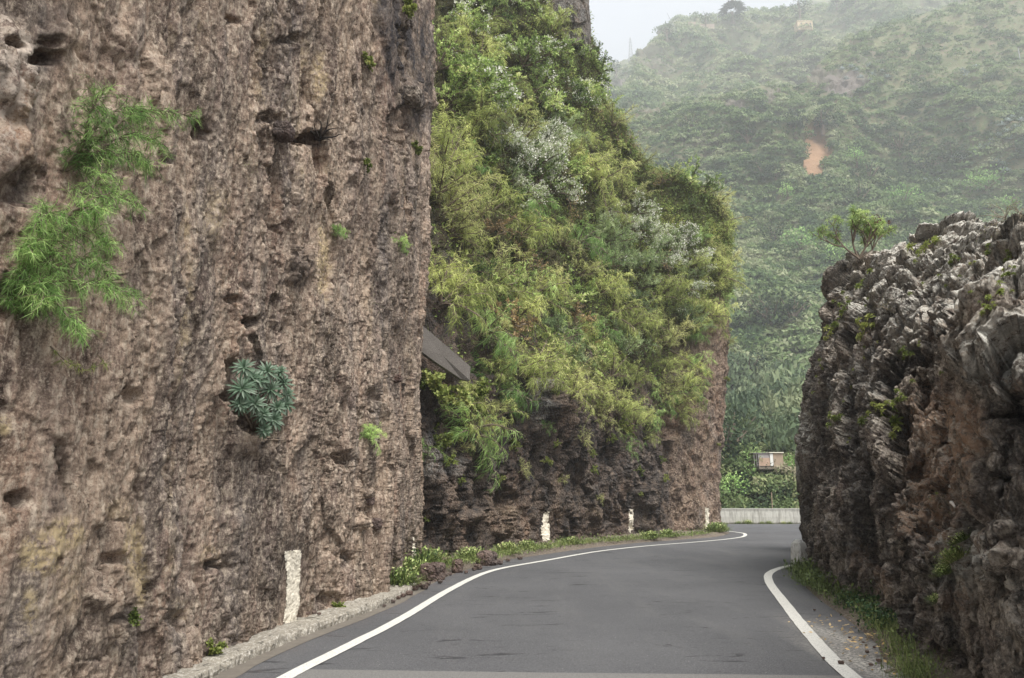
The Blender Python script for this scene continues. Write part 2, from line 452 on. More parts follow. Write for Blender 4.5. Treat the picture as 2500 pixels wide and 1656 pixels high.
slab_mat = rock_mat('tuff rock', (0.35, 0.262, 0.20), (0.075, 0.053, 0.042), (0.66, 0.555, 0.44), 0.4, 1.0, lichen=(0.60, 0.51, 0.43), fine=20, strips=1)
ff = grid_faces(NRs, NCs)
left_cliff = obj('left_cliff', mesh('left_cliff', Vs, ff, slab_mat, dict(ochre=ochre, stain_shade=stain_shade, lichen=lichen), smooth=True), kind='structure',
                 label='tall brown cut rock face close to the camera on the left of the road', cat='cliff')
Ns2 = normals(Vs)
A_left = Anchor(Vs, Ns)

paint_m, nt, b, _o = new_mat('old white paint'); q = NB(nt)
c = q.mix(q.ramp(q.noise(q.pos(), 26, 6, 0.75), [(0.32, 0.0), (0.42, 1.0)]), (0.40, 0.33, 0.26), (0.78, 0.72, 0.60))
q.l.new(c, b.inputs['Base Color']); q.bump(q.noise(q.pos(), 40, 5, 0.7), 0.6, 0.02, b)
def paint(parent, V, nr, nc, poly, label, erode=0.0, seed=0):
    x, y, _ = proj(V); n = normals(V)
    n3 = fbm(V.reshape(-1, 3) * 9, 3, 33 + seed).reshape(x.shape)
    ins = in_poly(x + n3 * 1.5, y + n3 * 3, poly) & (n3 < 0.5 - erode)
    f = ins[:-1, :-1] & ins[1:, 1:] & ins[1:, :-1] & ins[:-1, 1:]
    a = np.arange(x.size).reshape(x.shape)
    fc = np.stack([a[:-1, :-1], a[:-1, 1:], a[1:, 1:], a[1:, :-1]], -1)[f]
    if not len(fc): print('no paint', label); return
    u, inv = np.unique(fc, return_inverse=True)
    pv = (V + n * 0.006).reshape(-1, 3)[u]
    obj('painted_mark', mesh('painted_mark', pv, inv.reshape(-1, 4), paint_m), parent, label=label)
paint(left_cliff, Vs, NRs, NCs, [(283, 551), (301, 549), (300, 580), (300, 600), (296, 622), (283, 624), (285, 600), (286, 575)], 'wide white painted stripe on the near brown rock face', 0.0, 1)
paint(left_cliff, Vs, NRs, NCs, [(412, 536), (415, 533), (416, 556), (414, 562), (411, 560)], 'thin white painted stripe at the far edge of the near rock face', -0.1, 2)

# ------------------------------------------------------------ the overgrown cliff further on
def col(base, zf, xf, ridge, px_r=None, bulge=0.0, hid=0.0):
    b = np.array([base[0], base[1], 0.0]); r = np.array(ridge, float)
    f = np.array([base[0] + xf, base[1] + (0.25 if hid == 0 else 0), zf])
    m1 = f + (r - f) * 0.12 + np.array([0, -0.1, 0.5 + bulge * .3])
    m2 = f + (r - f) * 0.42 + np.array([0.0, -0.6 * bulge, 0.9 * bulge])
    m3 = f + (r - f) * 0.75 + np.array([0.0, -0.4 * bulge, 0.8 * bulge])
    bk = r + np.array([-2.0, 5.0, 0.8]) if hid == 0 else r + np.array([-2.0, -1.5, 0.5])
    return np.array([b - [0, 0, .5], b, b + (f - b) * 0.5, f, m1, m2, m3, r, bk])
rp = lambda x, y, D: tuple(P(x, y, D))
cols = [col((-4.2, 17.2), 5.2, 0.0, (-14, 30, 36), bulge=.5),
        col((-1.95, 18.3), 4.6, 0.0, (-6, 31, 34), bulge=.5),
        col((-0.9, 20.4), 3.6, -0.05, rp(470, -70, 32), bulge=.5),
        col((1.1, 24.6), 5.0, 0.0, rp(525, -50, 33), bulge=.6),
        col((3.1, 27.4), 4.2, 0.1, rp(572, -12, 34), bulge=.7),
        col((5.3, 30.0), 3.6, 0.15, rp(598, 92, 34.5), bulge=.8),
        col((7.2, 32.2), 5.2, 0.3, rp(640, 162, 35), bulge=.9),
        col((8.6, 33.5), 8.4, 0.9, rp(690, 182, 35.3), bulge=.8),
        col((9.35, 34.6), 9.6, 1.2, rp(722, 205, 35.6), bulge=.4),
        col((9.1, 35.9), 9.6, 1.2, rp(728, 225, 37), bulge=.2, hid=1),
        col((5, 37.5), 9.0, 0.6, (7.5, 38.0, 17), bulge=.2, hid=1),
        col((-10, 40), 9.0, 0.6, (-6, 39.5, 24), bulge=.2, hid=1)]
C = np.stack(cols, 1)
NR2, NC2 = 760, 620
wr = [3, 55, 60, 25, 90, 110, 90, 14]
Vm, trm, tcm = net(C, NR2, NC2, wr, [12, 30, 60, 75, 60, 58, 50, 26, 16, 14, 12])
Nm = normals(Vm); pf = Vm.reshape(-1, 3)
vz = np.array([1, 1, 0.38])
wp = np.stack([fbm(pf * 0.8 + k * 31, 3, 150 + k) for k in range(3)], -1)
face = 1 - sm(trm, 3.1, 4.2)[:, None] * np.ones(px.shape[1])[None, :NC2] if False else np.repeat((1 - sm(trm, 3.1, 4.4))[:, None], NC2, 1)
disp = 0.45 * fbm(pf * 0.22, 3, 101) + 0.18 * fbm(pf * vz * 0.6 + 9, 3, 102)
fa, F1, F2, _ = facets(pf * vz * 0.55 + wp * 0.2, 111, 1.0, 0.7); disp += 0.30 * fa
fb, _, _, _ = facets(pf * vz * 1.6 + wp * 0.3, 112, 1.0, 0.8); disp += 0.22 * fb
fc_, _, _, _ = facets(pf * vz * 4.6 + wp * 0.4, 113, 1.0, 0.8); disp += 0.10 * fc_
fe, _, _, _ = facets(pf * 11, 114, 1.0, 0.9); disp += 0.04 * fe
s1, o1, k1 = blocks(pf * np.array([1, 1, .6]) * .8 + wp * .2, 116, 0.14); disp += -0.35 * s1 + 0.25 * o1 - 0.15 * k1
s1, o1, k1 = blocks(pf * np.array([1, 1, .7]) * 2.2 + wp * .3, 117, 0.14); disp += -0.16 * s1 + 0.10 * o1 - 0.08 * k1
disp += 0.04 * fbm(pf * 8, 3, 103, 0.6)
disp += 0.05 * fbm(pf * np.array([1, 1, 0.15]) * 1.1, 3, 104)
pit = fbm(pf * np.array([1, 1, 0.45]) * 1.1 + 3, 4, 105); disp -= 0.32 * sm(pit, 0.2, 0.34)
calm = sm(tcm, 5.4, 6.1)[None, :] * np.ones(NR2)[:, None]         # the far brown column is planed smooth
disp = disp.reshape(Vm.shape[:2]) * (1 - 0.62 * calm)
px2, py2, _d = proj(Vm)
wob = fbm(pf * 1.4, 3, 170).reshape(px2.shape); wob2 = (facets(pf * 2.5, 71, 1, 1)[0]).reshape(px2.shape)
for a in [(424, 490, 9, 40, -.9, -8), (440, 500, 14, 36, .35, -6), (431, 530, 8, 18, -.7, 0), (470, 515, 12, 12, .35, 0), (455, 505, 5, 30, -.4, 0), (542, 400, 13, 26, .8, 5), (500, 528, 10, 16, .3, 0), (508, 500, 10, 14, -.4, 0),
          (600, 520, 8, 18, -.8, 0), (625, 515, 6, 16, -.8, 0), (565, 525, 8, 12, -.6, 0), (640, 500, 12, 18, .4, 0), (608, 455, 14, 18, -.5, 0), (560, 445, 10, 20, -.3, 0), (655, 470, 8, 30, -.4, 0), (627, 478, 8, 16, .3, 0)]:
    disp += blob(*a, px=px2, py=py2)
disp *= np.where(Vm[..., 2] < 0.1, 0.5, 1)
for a_, b_ in ((545, 526), (631, 521), (707, 518)): disp *= 1 - 0.75 * np.exp(-((px2 - a_) / 8) ** 4 - ((py2 - b_) / 18) ** 4)
Vm = Vm + Nm * disp[..., None]
Vm = roughen(Vm, [(2.2, .10), (6, .05), (14, .025)], 910)
px2, py2, _d = proj(Vm)
zz = Vm[..., 2]
stain2 = np.clip(0.88 * (1 - calm) - 0.35 * sm(fbm(pf * 0.5, 3, 121), 0.0, 0.35).reshape(px2.shape) * (zz < 6) + 0.1, 0, 1)
stain2 *= 1 - 0.75 * spots([(500, 515, 24, 22, .9), (520, 525, 16, 20, .8), (468, 520, 12, 16, .4), (556, 500, 8, 50, .5), (455, 500, 5, 40, .5), (600, 535, 30, 14, .5)], px2, py2, wob)
soil2 = sm(trm, 3.6, 4.6)[:, None] * np.ones(NC2)[None, :]
ochre2 = 0.25 * sm(fbm(pf * 0.6 + 8, 3, 123), 0.2, 0.5).reshape(px2.shape)
lich2 = spots([(541, 395, 13, 26, 1), (430, 455, 22, 26, .6), (455, 465, 12, 14, .4)], px2, py2, wob)
over_mat = rock_mat('dark basalt rock', (0.36, 0.26, 0.19), (0.12, 0.085, 0.065), (0.60, 0.48, 0.37), 0.5, 0.9, stain_shade=(0.085, 0.076, 0.072), lichen=(0.5, 0.49, 0.46), fine=8, bump=0.15)
q = NB(over_mat.node_tree); bs = [n for n in over_mat.node_tree.nodes if n.type == 'BSDF_PRINCIPLED'][0]
src = bs.inputs['Base Color'].links[0].from_socket
gr = q.mix(q.noise(q.pos(), 3.0, 5, 0.7), (0.06, 0.068, 0.028), (0.15, 0.13, 0.065))
q.l.new(q.mix(q.attr('soil'), src, gr), bs.inputs['Base Color'])
overgrown = obj('overgrown_cliff', mesh('overgrown_cliff', Vm, grid_faces(NR2, NC2), over_mat, dict(ochre=ochre2, stain_shade=stain2, lichen=lich2, soil=soil2), smooth=True),
                kind='structure', label='dark rock cliff covered in green shrubs beyond the near rock face', cat='cliff')
A_over = Anchor(Vm, Nm)
paint(overgrown, Vm, NR2, NC2, [(543, 512), (550, 510), (550, 541), (541, 542), (540, 530)], 'white painted stripe on the dark rock, second from the left', 0.0, 3)
paint(overgrown, Vm, NR2, NC2, [(628, 509), (634, 508), (634, 530), (628, 533)], 'white painted stripe on the dark rock below the hanging shrubs', 0.05, 4)
paint(overgrown, Vm, NR2, NC2, [(705, 507), (709.5, 507), (709, 529), (705, 529)], 'narrow white painted stripe on the far brown rock column', -0.4, 5)
# tall bare rock standing against the sky at the top of the overgrown cliff
def rock_lump(name, cx, cy, cz, rx, ry, rz, mat, seed, amp=0.25, n=120, attrs=(0, 0, 0), parent=None, boxy=3.0, yaw=0.0, lband=None, **kw):
    th, ph = np.meshgrid(np.linspace(0, 2 * np.pi, n * 2), np.linspace(0.0, np.pi, n))
    d = np.stack([np.sin(ph) * np.cos(th), np.sin(ph) * np.sin(th), np.cos(ph)], -1)
    k = (np.abs(d) ** boxy).sum(-1) ** (-1.0 / boxy)
    v = d * k[..., None]
    p0 = v.reshape(-1, 3) * np.array([rx, ry, rz]) + np.array([cx, cy, cz])
    s = 1.0 / max(rx, ry, rz)
    fa, _, _, _ = facets(p0 * s * 1.5 + seed * 7, seed, 1, .6); fb, _, _, _ = facets(p0 * s * 4 + seed, seed + 1, 1, .8)
    fd, _, _, _ = facets(p0 * s * 10 + seed, seed + 2, 1, .8)
    q_ = 1 + amp * (1.0 * fa + 0.30 * fb + 0.07 * fd) + amp * 0.5 * fbm(p0 * s * 3 + seed * 3, 4, seed + 3)
    v = v.reshape(-1, 3) * q_[:, None] * np.array([rx, ry, rz])
    c_, s_ = math.cos(yaw), math.sin(yaw)
    v = np.stack([v[:, 0] * c_ - v[:, 1] * s_, v[:, 0] * s_ + v[:, 1] * c_, v[:, 2]], -1)
    lc = np.full(len(v), float(attrs[2]))
    if lband: lc *= sm(v[:, 2] + cz, lband[0] - .3, lband[0]) * (1 - sm(v[:, 2] + cz, lband[1], lband[1] + .3))
    me = mesh(name, v, grid_faces(n, 2 * n), mat, dict(ochre=np.full(len(v), attrs[0]), stain_shade=np.full(len(v), attrs[1]), lichen=lc, soil=np.zeros(len(v))))
    return obj(name, me, parent, loc=(cx, cy, cz), **kw)
pc = P(566, 20, 33.5)
rock_lump('rock_outcrop', pc[0] - .1, pc[1], pc[2] + .4, 1.15, 2.0, 3.6, over_mat, 31, 0.24, attrs=(0.1, 1, .5), kind='structure', label='bare dark rock pillar against the sky at the top of the overgrown cliff', cat='rock outcrop')

def unit_(v): return v / np.maximum(np.linalg.norm(v, axis=-1, keepdims=True), 1e-9)
# ------------------------------------------------------------ the dark lichen-covered cutting on the right
def gcol(L, back=(2.0, 1.5, 0.3)):       # L: list of (px,py,D)
    pts = [P(*a) for a in L]
    return pts
RC = []
def rcol(basepx, basepy, pts):
    b = G(basepx, basepy) if basepy < 2000 else np.array(basepx)
    RC.append(np.array([b - [0, 0, .4], b] + [P(*a) for a in pts]))
def rcolw(base, pts):
    b = np.array(base, float); RC.append(np.array([b - [0, 0, .4], b] + [np.array(a, float) for a in pts]))
def bk(p, dx=1.5, dy=1.0, dz=0.4): return tuple(p + np.array([dx, dy, dz]))
def add(basexy, L, back):
    b = np.array([basexy[0], basexy[1], 0.0]); pts = [P(*a) for a in L]
    RC.append(np.array([b - [0, 0, .4], b] + pts + [pts[-1] + np.array(back)]))
add((9.5, 20.5), [(860, 480, 20.5), (862, 420, 20), (865, 370, 19), (868, 320, 18.5), (880, 290, 17.5)], (3, 0, .2))
add((7.9, 18.6), [(826, 480, 18.8), (826, 420, 18.2), (832, 350, 17.4), (845, 300, 16.5), (868, 268, 15.5)], (3, .5, .2))
add((6.95, 17.6), [(808, 480, 17.6), (808, 420, 17.2), (816, 360, 16.6), (832, 300, 15.5), (862, 260, 14.6)], (3, 1, .2))
add((6.05, 15.3), [(818, 480, 15.2), (820, 410, 15.0), (828, 350, 14.8), (845, 292, 14.2), (876, 258, 14.0)], (3, 2, .1))
add((5.2, 12.5), [(836, 490, 12.6), (840, 410, 12.8), (846, 345, 13.2), (862, 288, 13.4), (898, 256, 13.4)], (3, 2.5, .1))
add((4.75, 10.4), [(862, 500, 10.5), (868, 420, 10.8), (874, 345, 11.4), (886, 285, 12.0), (916, 254, 12.6)], (3, 3, .1))
add((4.45, 9.0), [(890, 510, 9.1), (896, 430, 9.5), (902, 350, 10.2), (912, 290, 11.0), (928, 236, 12.2)], (3, 3.5, .2))
add((3.62, 6.95), [(921, 590, 6.95), (918, 500, 8.3), (925, 390, 9.3), (934, 304, 9.8), (958, 234, 11.2)], (3, 4, .2))
add((3.75, 6.5), [(948, 600, 6.6), (945, 500, 7.4), (948, 400, 8.6), (955, 318, 8.9), (984, 236, 10.6)], (3, 4, .2))
add((3.5, 5.6), [(978, 620, 5.8), (968, 500, 6.6), (968, 400, 6.9), (985, 330, 7.6), (1012, 236, 9.6)], (3, 4, .2))
add((2.95, 4.7), [(992, 600, 4.85), (972, 470, 4.85), (965, 395, 4.8), (972, 335, 5.2), (1046, 242, 8.4)], (3, 4, .2))
add((2.85, 4.1), [(1030, 620, 4.3), (1020, 480, 4.3), (1012, 400, 4.2), (1014, 318, 4.7), (1090, 238, 7.4)], (3, 4, .2))
add((3.0, 3.4), [(1120, 640, 3.7), (1110, 500, 3.7), (1110, 400, 3.6), (1120, 290, 4.1), (1200, 200, 6.0)], (3, 4, .2))
add((3.3, 1.8), [(1500, 640, 2.4), (1500, 500, 2.4), (1500, 400, 2.4), (1520, 290, 2.6), (1560, 200, 4.5)], (3, 4, .2))
C = np.stack(RC, 1)
NR3, NC3 = 900, 760
Vr, trr, tcr = net(C, NR3, NC3, [8, 130, 90, 85, 75, 75, 26], [16, 14, 16, 26, 34, 34, 38, 34, 34, 40, 44, 50, 12])
Nr = normals(Vr); pf = Vr.reshape(-1, 3)
vz = np.array([1, 1, 0.5])
wp = np.stack([fbm(pf * 1.2 + k * 31, 3, 250 + k) for k in range(3)], -1)
disp = 0.22 * fbm(pf * 0.5, 3, 201) + 0.10 * fbm(pf * 1.4 + 9, 3, 202)
fa, F1, F2, _ = facets(pf * vz * 1.1 + wp * 0.25, 211, 1.0, 0.5); disp += 0.36 * fa - 0.12 * (1 - sm(F2 - F1, 0.0, 0.10))
fe, F1, F2, _ = facets(pf * vz * 3.2 + wp * 0.35, 212, 1.0, 0.8)
disp += 0.15 * (0.6 - F1) + 0.05 * fe - 0.06 * (1 - sm(F2 - F1, 0.0, 0.14))      # rounded clasts with gaps between
_, F1, F2, _ = facets(pf * np.array([1, 1, .7]) * 8.5 + wp * 0.5, 213, 1.0, 0.8); disp += 0.065 * (0.6 - F1)
fe, _, _, _ = facets(pf * 18 + wp * 0.4, 214, 1.0, 0.9); disp += 0.012 * fe
ff_, _, _, _ = facets(pf * 38, 215, 1.0, 0.9); disp += 0.005 * ff_
s1, o1, k1 = blocks(pf * np.array([1, 1, .5]) * 1.5 + wp * .25, 216, 0.16); disp += -0.16 * s1 + 0.15 * o1 - 0.12 * k1
s1, o1, k1 = blocks(pf * np.array([1, 1, .6]) * 4.2 + wp * .3, 217, 0.14); disp += -0.06 * s1 + 0.05 * o1 - 0.03 * k1
rb = perlin(pf * np.array([1.6, 1.6, .25]) + wp * .3, 218); disp -= 0.16 * (1 - np.abs(rb)) ** 8
disp += 0.018 * fbm(pf * 30, 3, 203, 0.6)
pit = fbm(pf * np.array([1, 1, 0.6]) * 1.7 + 3, 4, 205); disp -= 0.32 * sm(pit, 0.15, 0.34)
disp = disp.reshape(Vr.shape[:2])
px3, py3, _d = proj(Vr)
wob = fbm(pf * 3, 3, 270).reshape(px3.shape); wob2 = (facets(pf * 6, 71, 1, 1)[0]).reshape(px3.shape)
nf3 = 0.6 + 0.4 * sm(Vr[..., 1], 3.5, 8.0); disp = (disp - disp.mean() - 0.05) * nf3
for a in [(893, 390, 9, 26, -.8, 0), (897, 440, 7, 90, -.8, 0), (905, 440, 8, 24, -.4, 0), (852, 430, 5, 50, -.5, 0), (925, 395, 8, 22, -.4, 0), (925, 360, 16, 10, -.35, 20), (888, 500, 5, 40, -.3, 0), (870, 575, 5, 26, -.3, 0), (917, 560, 7, 50, -.3, 0),
          (942, 428, 17, 13, .28, -10), (950, 443, 16, 4, -.35, 5), (950, 300, 22, 12, -.22, 0), (955, 345, 20, 14, .16, -30), (1004, 352, 42, 46, .26, -20), (1010, 412, 30, 6, -.4, -10), (983, 312, 30, 8, .1, -25),
          (935, 500, 10, 9, .12, 0), (838, 470, 12, 30, -.25, 0), (1005, 480, 20, 5, -.22, -15), (1010, 560, 22, 16, .22, 0), (1000, 585, 10, 18, -.3, 0), (1015, 530, 12, 8, .15, 0), (945, 655, 18, 14, -.3, 0)]:
    disp += blob(*a, px=px3, py=py3) * (0.3 + 0.7 * nf3)
Vr = Vr + unit_(Nr + np.array([0, -0.75, 0])) * (disp * sm(trr, 0.0, 1.3)[:, None] * 1.0)[..., None]
Vr = roughen(Vr, [(5, .05), (12, .022), (30, .008)], 920)
px3, py3, _d = proj(Vr)
lich3 = np.clip(spots([(960, 245, 110, 60, 1), (985, 250, 80, 44, 1), (880, 290, 50, 40, .8), (905, 330, 22, 30, .8), (1000, 350, 50, 46, 1), (920, 300, 60, 36, .6), (805, 435, 10, 30, .9), (960, 560, 36, 36, .7), (935, 440, 20, 30, .3), (1010, 600, 20, 40, .25), (850, 380, 50, 60, .25)], px3, py3, wob) + 0.12, 0, 1)
stain3 = 0.75 * sm(fbm(pf * 0.9 + 2, 3, 221), -0.15, 0.25).reshape(px3.shape)
soil3 = spots([(945, 430, 44, 50, 1), (935, 480, 40, 50, .95), (925, 520, 36, 40, .9), (860, 560, 14, 20, .5), (880, 585, 18, 24, .5), (955, 600, 22, 16, .5), (1010, 385, 26, 12, .7)], px3, py3, wob)
stain3 = stain3 * (1 - soil3)
right_mat = rock_mat('conglomerate rock', (0.25, 0.205, 0.165), (0.034, 0.028, 0.024), (0.64, 0.56, 0.46), 0.8, 1.2, ochre=(0.48, 0.30, 0.19), lichen=(0.66, 0.64, 0.57), lichen_on=True, lichen_amt=1.15, stain_shade=(0.04, 0.036, 0.035), fine=13)
right_cliff = obj('right_cliff', mesh('right_cliff', Vr, grid_faces(NR3, NC3), right_mat, dict(ochre=soil3 * .85, stain_shade=stain3, lichen=lich3), smooth=True),
                  kind='structure', label='dark lichen-spotted rock cutting on the right of the road', cat='cliff')
A_right = Anchor(Vr, Nr)
pc = G(803, 541)
pc = P(806, 490, 21.5)
rock_lump('rock_outcrop', pc[0] + .72, 21.5, 2.0, 0.62, 1.3, 2.55, right_mat, 41, 0.20, attrs=(0.05, .8, 1), lband=(2.2, 4.0), kind='structure', label='narrow dark rock with a pale lichen patch behind the white bollard', cat='rock outcrop')

# ------------------------------------------------------------ ground, road, markings
soil_m, nt, b, _o = new_mat('stony soil'); q = NB(nt)
c = q.mix(q.noise(q.pos(), 5, 6, 0.7), (0.07, 0.055, 0.042), (0.20, 0.165, 0.13))
c = q.mix(q.ramp(q.noise(q.pos(), 30, 4, 0.7), [(0.5, 0.0), (0.6, 0.7)]), c, (0.30, 0.26, 0.22))
q.l.new(c, b.inputs['Base Color']); q.bump(q.noise(q.pos(), 24, 6, 0.7), 0.8, 0.03, b)
gx = np.array([-2400, -900, -300, -120, -60, -30, -15, 0, 15, 30, 60, 120, 300, 900, 2400.])
gy = np.array([-400, -60, -20, 0, 10, 20, 30, 45, 60, 90, 150, 400, 1200, 2400.])
gV = np.stack(np.meshgrid(gx, gy) + [np.zeros((len(gy), len(gx)))], -1)
obj('ground', mesh('ground', gV, grid_faces(len(gy), len(gx)), soil_m), kind='structure', label='stony brown ground under the road and cliffs')

asph, nt, b, _o = new_mat('asphalt'); q = NB(nt)
v = q.pos()
c = q.mix(q.ramp(q.noise(v, 0.35, 4, 0.6), [(0.35, 0.0), (0.65, 1.0)]), (0.072, 0.073, 0.079), (0.104, 0.105, 0.111))
c = q.mix(q.ramp(q.noise(q.pos((1.6, 0.25, 1)), 1.2, 5, 0.65), [(0.5, 0.0), (0.7, 0.5)]), c, (0.125, 0.124, 0.125))
c = q.mix(q.ramp(q.noise(v, 120, 3, 0.8), [(0.48, 0.0), (0.62, 0.7)]), c, (0.19, 0.19, 0.192))
c = q.mix(q.ramp(q.noise(v, 70, 2, 0.8), [(0.36, 0.55), (0.45, 0.0)]), c, (0.03, 0.03, 0.032))
c = q.mix(q.ramp(q.vor(v, 9, 'F1'), [(0.045, 1.0), (0.06, 0.0)]), c, (0.30, 0.295, 0.28))        # odd pale stones
mk = q.ramp(q.noise(q.pos((0.7, 2.6, 1)), 1.6, 5, 0.7, 0.8), [(0.60, 0.0), (0.65, 0.8)])          # dark scuffs and skid marks
c = q.mix(mk, c, (0.035, 0.035, 0.038))
du = q.attr('dust')
dn = q.ramp(q.noise(q.pos((1.0, 2.2, 1)), 26, 6, 0.8), [(0.44, 0.0), (0.58, 1.0)])
c = q.mix(q.math('MULTIPLY', du, dn), c, (0.74, 0.70, 0.62))
lt = q.ramp(q.noise(q.pos((1.0, 1.0, 1)), 55, 5, 0.75), [(0.54, 0.0), (0.60, 1.0)])
c = q.mix(q.math('MULTIPLY', q.attr('litter'), lt), c, (0.17, 0.10, 0.07))
q.l.new(c, b.inputs['Base Color']); b.inputs['Roughness'].default_value = 0.82
q.bump(q.math('ADD', q.noise(v, 110, 4, 0.8), q.noise(v, 1.2, 3, 0.5)), 0.5, 0.012, b)
LB = [(-2.55, -6), (-2.55, 6.9), (-2.36, 8.4), (-2.06, 9.6), (-1.8, 11), (-1.5, 13.2), (-1.15, 15.6), (-0.3, 18.6), (0.7, 20.4), (2.4, 23.4), (4.3, 26), (6.2, 28), (8.0, 30), (9.2, 32.4), (9.7, 34.2),
      (9.3, 36.4), (7.6, 38.6), (4, 40.6), (-4, 42.5), (-30, 45)]
RB = [(3.6, -6), (3.4, 4), (3.9, 7), (4.6, 9), (5.2, 11), (6.2, 14), (7.4, 17), (8.4, 18.6), (12, 19.5), (24, 20.5), (44, 22), (44, 44.9), (14, 44.75), (5, 45.2), (-8, 47.5), (-30, 51)]
def resample(L, n):
    L = np.array(L, float); s = np.concatenate([[0], np.cumsum(np.hypot(*np.diff(L, axis=0).T))])
    t = np.interp(np.linspace(0, s[-1], n), s, np.arange(len(L)))
    return hermite(L, t)
import mathutils
from mathutils.geometry import delaunay_2d_cdt
def sheet(name, poly, z, mat, attrs=None, step=0.35, **kw):       # a filled outline with inner points
    poly = np.array(poly)
    mn, mx_ = poly.min(0), poly.max(0)
    gx, gy = np.meshgrid(np.arange(mn[0], mx_[0], step), np.arange(mn[1], mx_[1], step))
    near = (gy < 22) & (np.abs(gx) < 8)
    k = in_poly(gx, gy, poly) & (near | ((np.round(gx / step) % 3 == 0) & (np.round(gy / step) % 3 == 0)))
    pts = [mathutils.Vector(p) for p in poly] + [mathutils.Vector((a, b_)) for a, b_ in zip(gx[k], gy[k])]
    r = delaunay_2d_cdt(pts, [], [list(range(len(poly)))], 1, 1e-5)
    v = np.array([(a.x, a.y, z) for a in r[0]]); f = np.array([t for t in r[2] if len(t) == 3])
    at = {k_: fn(v) for k_, fn in (attrs or {}).items()}
    return obj(name, mesh(name, v, f, mat, at), **kw)
road_poly = np.concatenate([resample(LB, 160), resample(RB, 160)[::-1]])
def dust(v):
    a = np.exp(-(((v[:, 0] - 3.45 - .12 * (v[:, 1] - 8)) / 0.22) ** 2) - ((v[:, 1] - 8.0) / 1.4) ** 2)
    a += 0.5 * np.exp(-(((v[:, 0] - 3.3) / 0.25) ** 2) - ((v[:, 1] - 6.7) / 0.9) ** 2)
    return np.clip(a * 1.1, 0, 1)
def litter(v):
    a = np.exp(-(((v[:, 0] - 3.75) / 0.35) ** 2) - ((v[:, 1] - 6.8) / 1.1) ** 2) + 0.7 * np.exp(-(((v[:, 0] - 4.4) / 0.3) ** 2) - ((v[:, 1] - 9.3) / 1.0) ** 2)
    d = np.min(np.hypot(v[:, None, 0] - lbs[None, :, 0], v[:, None, 1] - lbs[None, :, 1]), 1)
    return np.clip(a + 0.9 * np.exp(-(d / 0.28) ** 2), 0, 1)
lbs = resample(LB, 90)
sheet('road', road_poly, 0.004, asph, dict(dust=dust, litter=litter), kind='structure', label='grey asphalt road bending left between the rock faces')
old, nt, b, _o = new_mat('older asphalt'); q = NB(nt); v = q.pos()
c = q.mix(q.ramp(q.noise(v, 90, 3, 0.8), [(0.4, 0.0), (0.62, 0.8)]), (0.14, 0.138, 0.133), (0.24, 0.235, 0.225))
q.l.new(c, b.inputs['Base Color']); q.bump(q.noise(v, 110, 4, 0.8), 0.5, 0.012, b)
sheet('road_patch', [(-1.95, -3), (3.0, -3), (2.97, 6.78), (1.8, 6.84), (0.3, 6.9), (-1.0, 6.98), (-1.9, 7.03)], 0.008, old, step=0.6, kind='structure', label='paler old asphalt strip across the bottom of the road')

line_m, nt, b, _o = new_mat('road line paint'); q = NB(nt); v = q.pos()
w = q.ramp(q.noise(v, 60, 5, 0.8), [(0.39, 0.0), (0.46, 1.0)])
c = q.mix(w, (0.25, 0.245, 0.235), q.mix(q.noise(v, 6, 4, 0.7), (0.60, 0.59, 0.55), (0.76, 0.75, 0.70)))
q.l.new(c, b.inputs['Base Color']); b.inputs['Roughness'].default_value = 0.6; q.bump(q.noise(v, 110, 4, 0.8), 0.4, 0.008, b)
def strip(name, L, w0, z, mat, n=260, **kw):
    c = resample(L, n); t = np.gradient(c, axis=0); t /= np.linalg.norm(t, axis=1, keepdims=True)
    nn = np.stack([-t[:, 1], t[:, 0]], -1)
    k = fbm(np.concatenate([c * 3, np.zeros((n, 1))], 1), 3, 77) * 0.012
    a = c + nn * (w0 / 2 + k)[:, None]; d = c - nn * (w0 / 2 - k)[:, None]
    v = np.stack([a, d], 1); v = np.concatenate([v, np.full(v.shape[:2] + (1,), z)], -1)
    return obj(name, mesh(name, v, grid_faces(n, 2), mat), **kw)
def gl(L): return [tuple(G(x, y)[:2]) for x, y in L]
left_line = [(-2.35, -1), (-2.2, 4.2)] + gl([(287, 678), (348, 647), (402, 619), (451, 589.5), (491, 571.5), (548, 560.5), (600, 551.5), (650, 546), (700, 542), (732, 538.8), (744, 536.5)]) + \
            [(10.02, 33.0), (9.95, 34.6), (9.45, 36.6), (8.0, 38.6), (4, 40.8), (-4, 42.7), (-20, 44.4)]
strip('road_line', left_line, 0.14, 0.013, line_m, 420, kind='structure', label='white edge line along the left side of the road')
right_line = [(2.2, -1), (2.62, 4.2)] + gl([(852, 678), (814, 640), (785.5, 605), (769, 582), (769, 574.5), (776, 570)]) + [tuple(G(790, 566)[:2]), (7.6, 18.9), (9.5, 20.4), (14, 21.3), (24, 21.8), (43, 23.2)]
strip('road_line', right_line, 0.15, 0.013, line_m, 420, kind='structure', label='white edge line along the right side of the road')

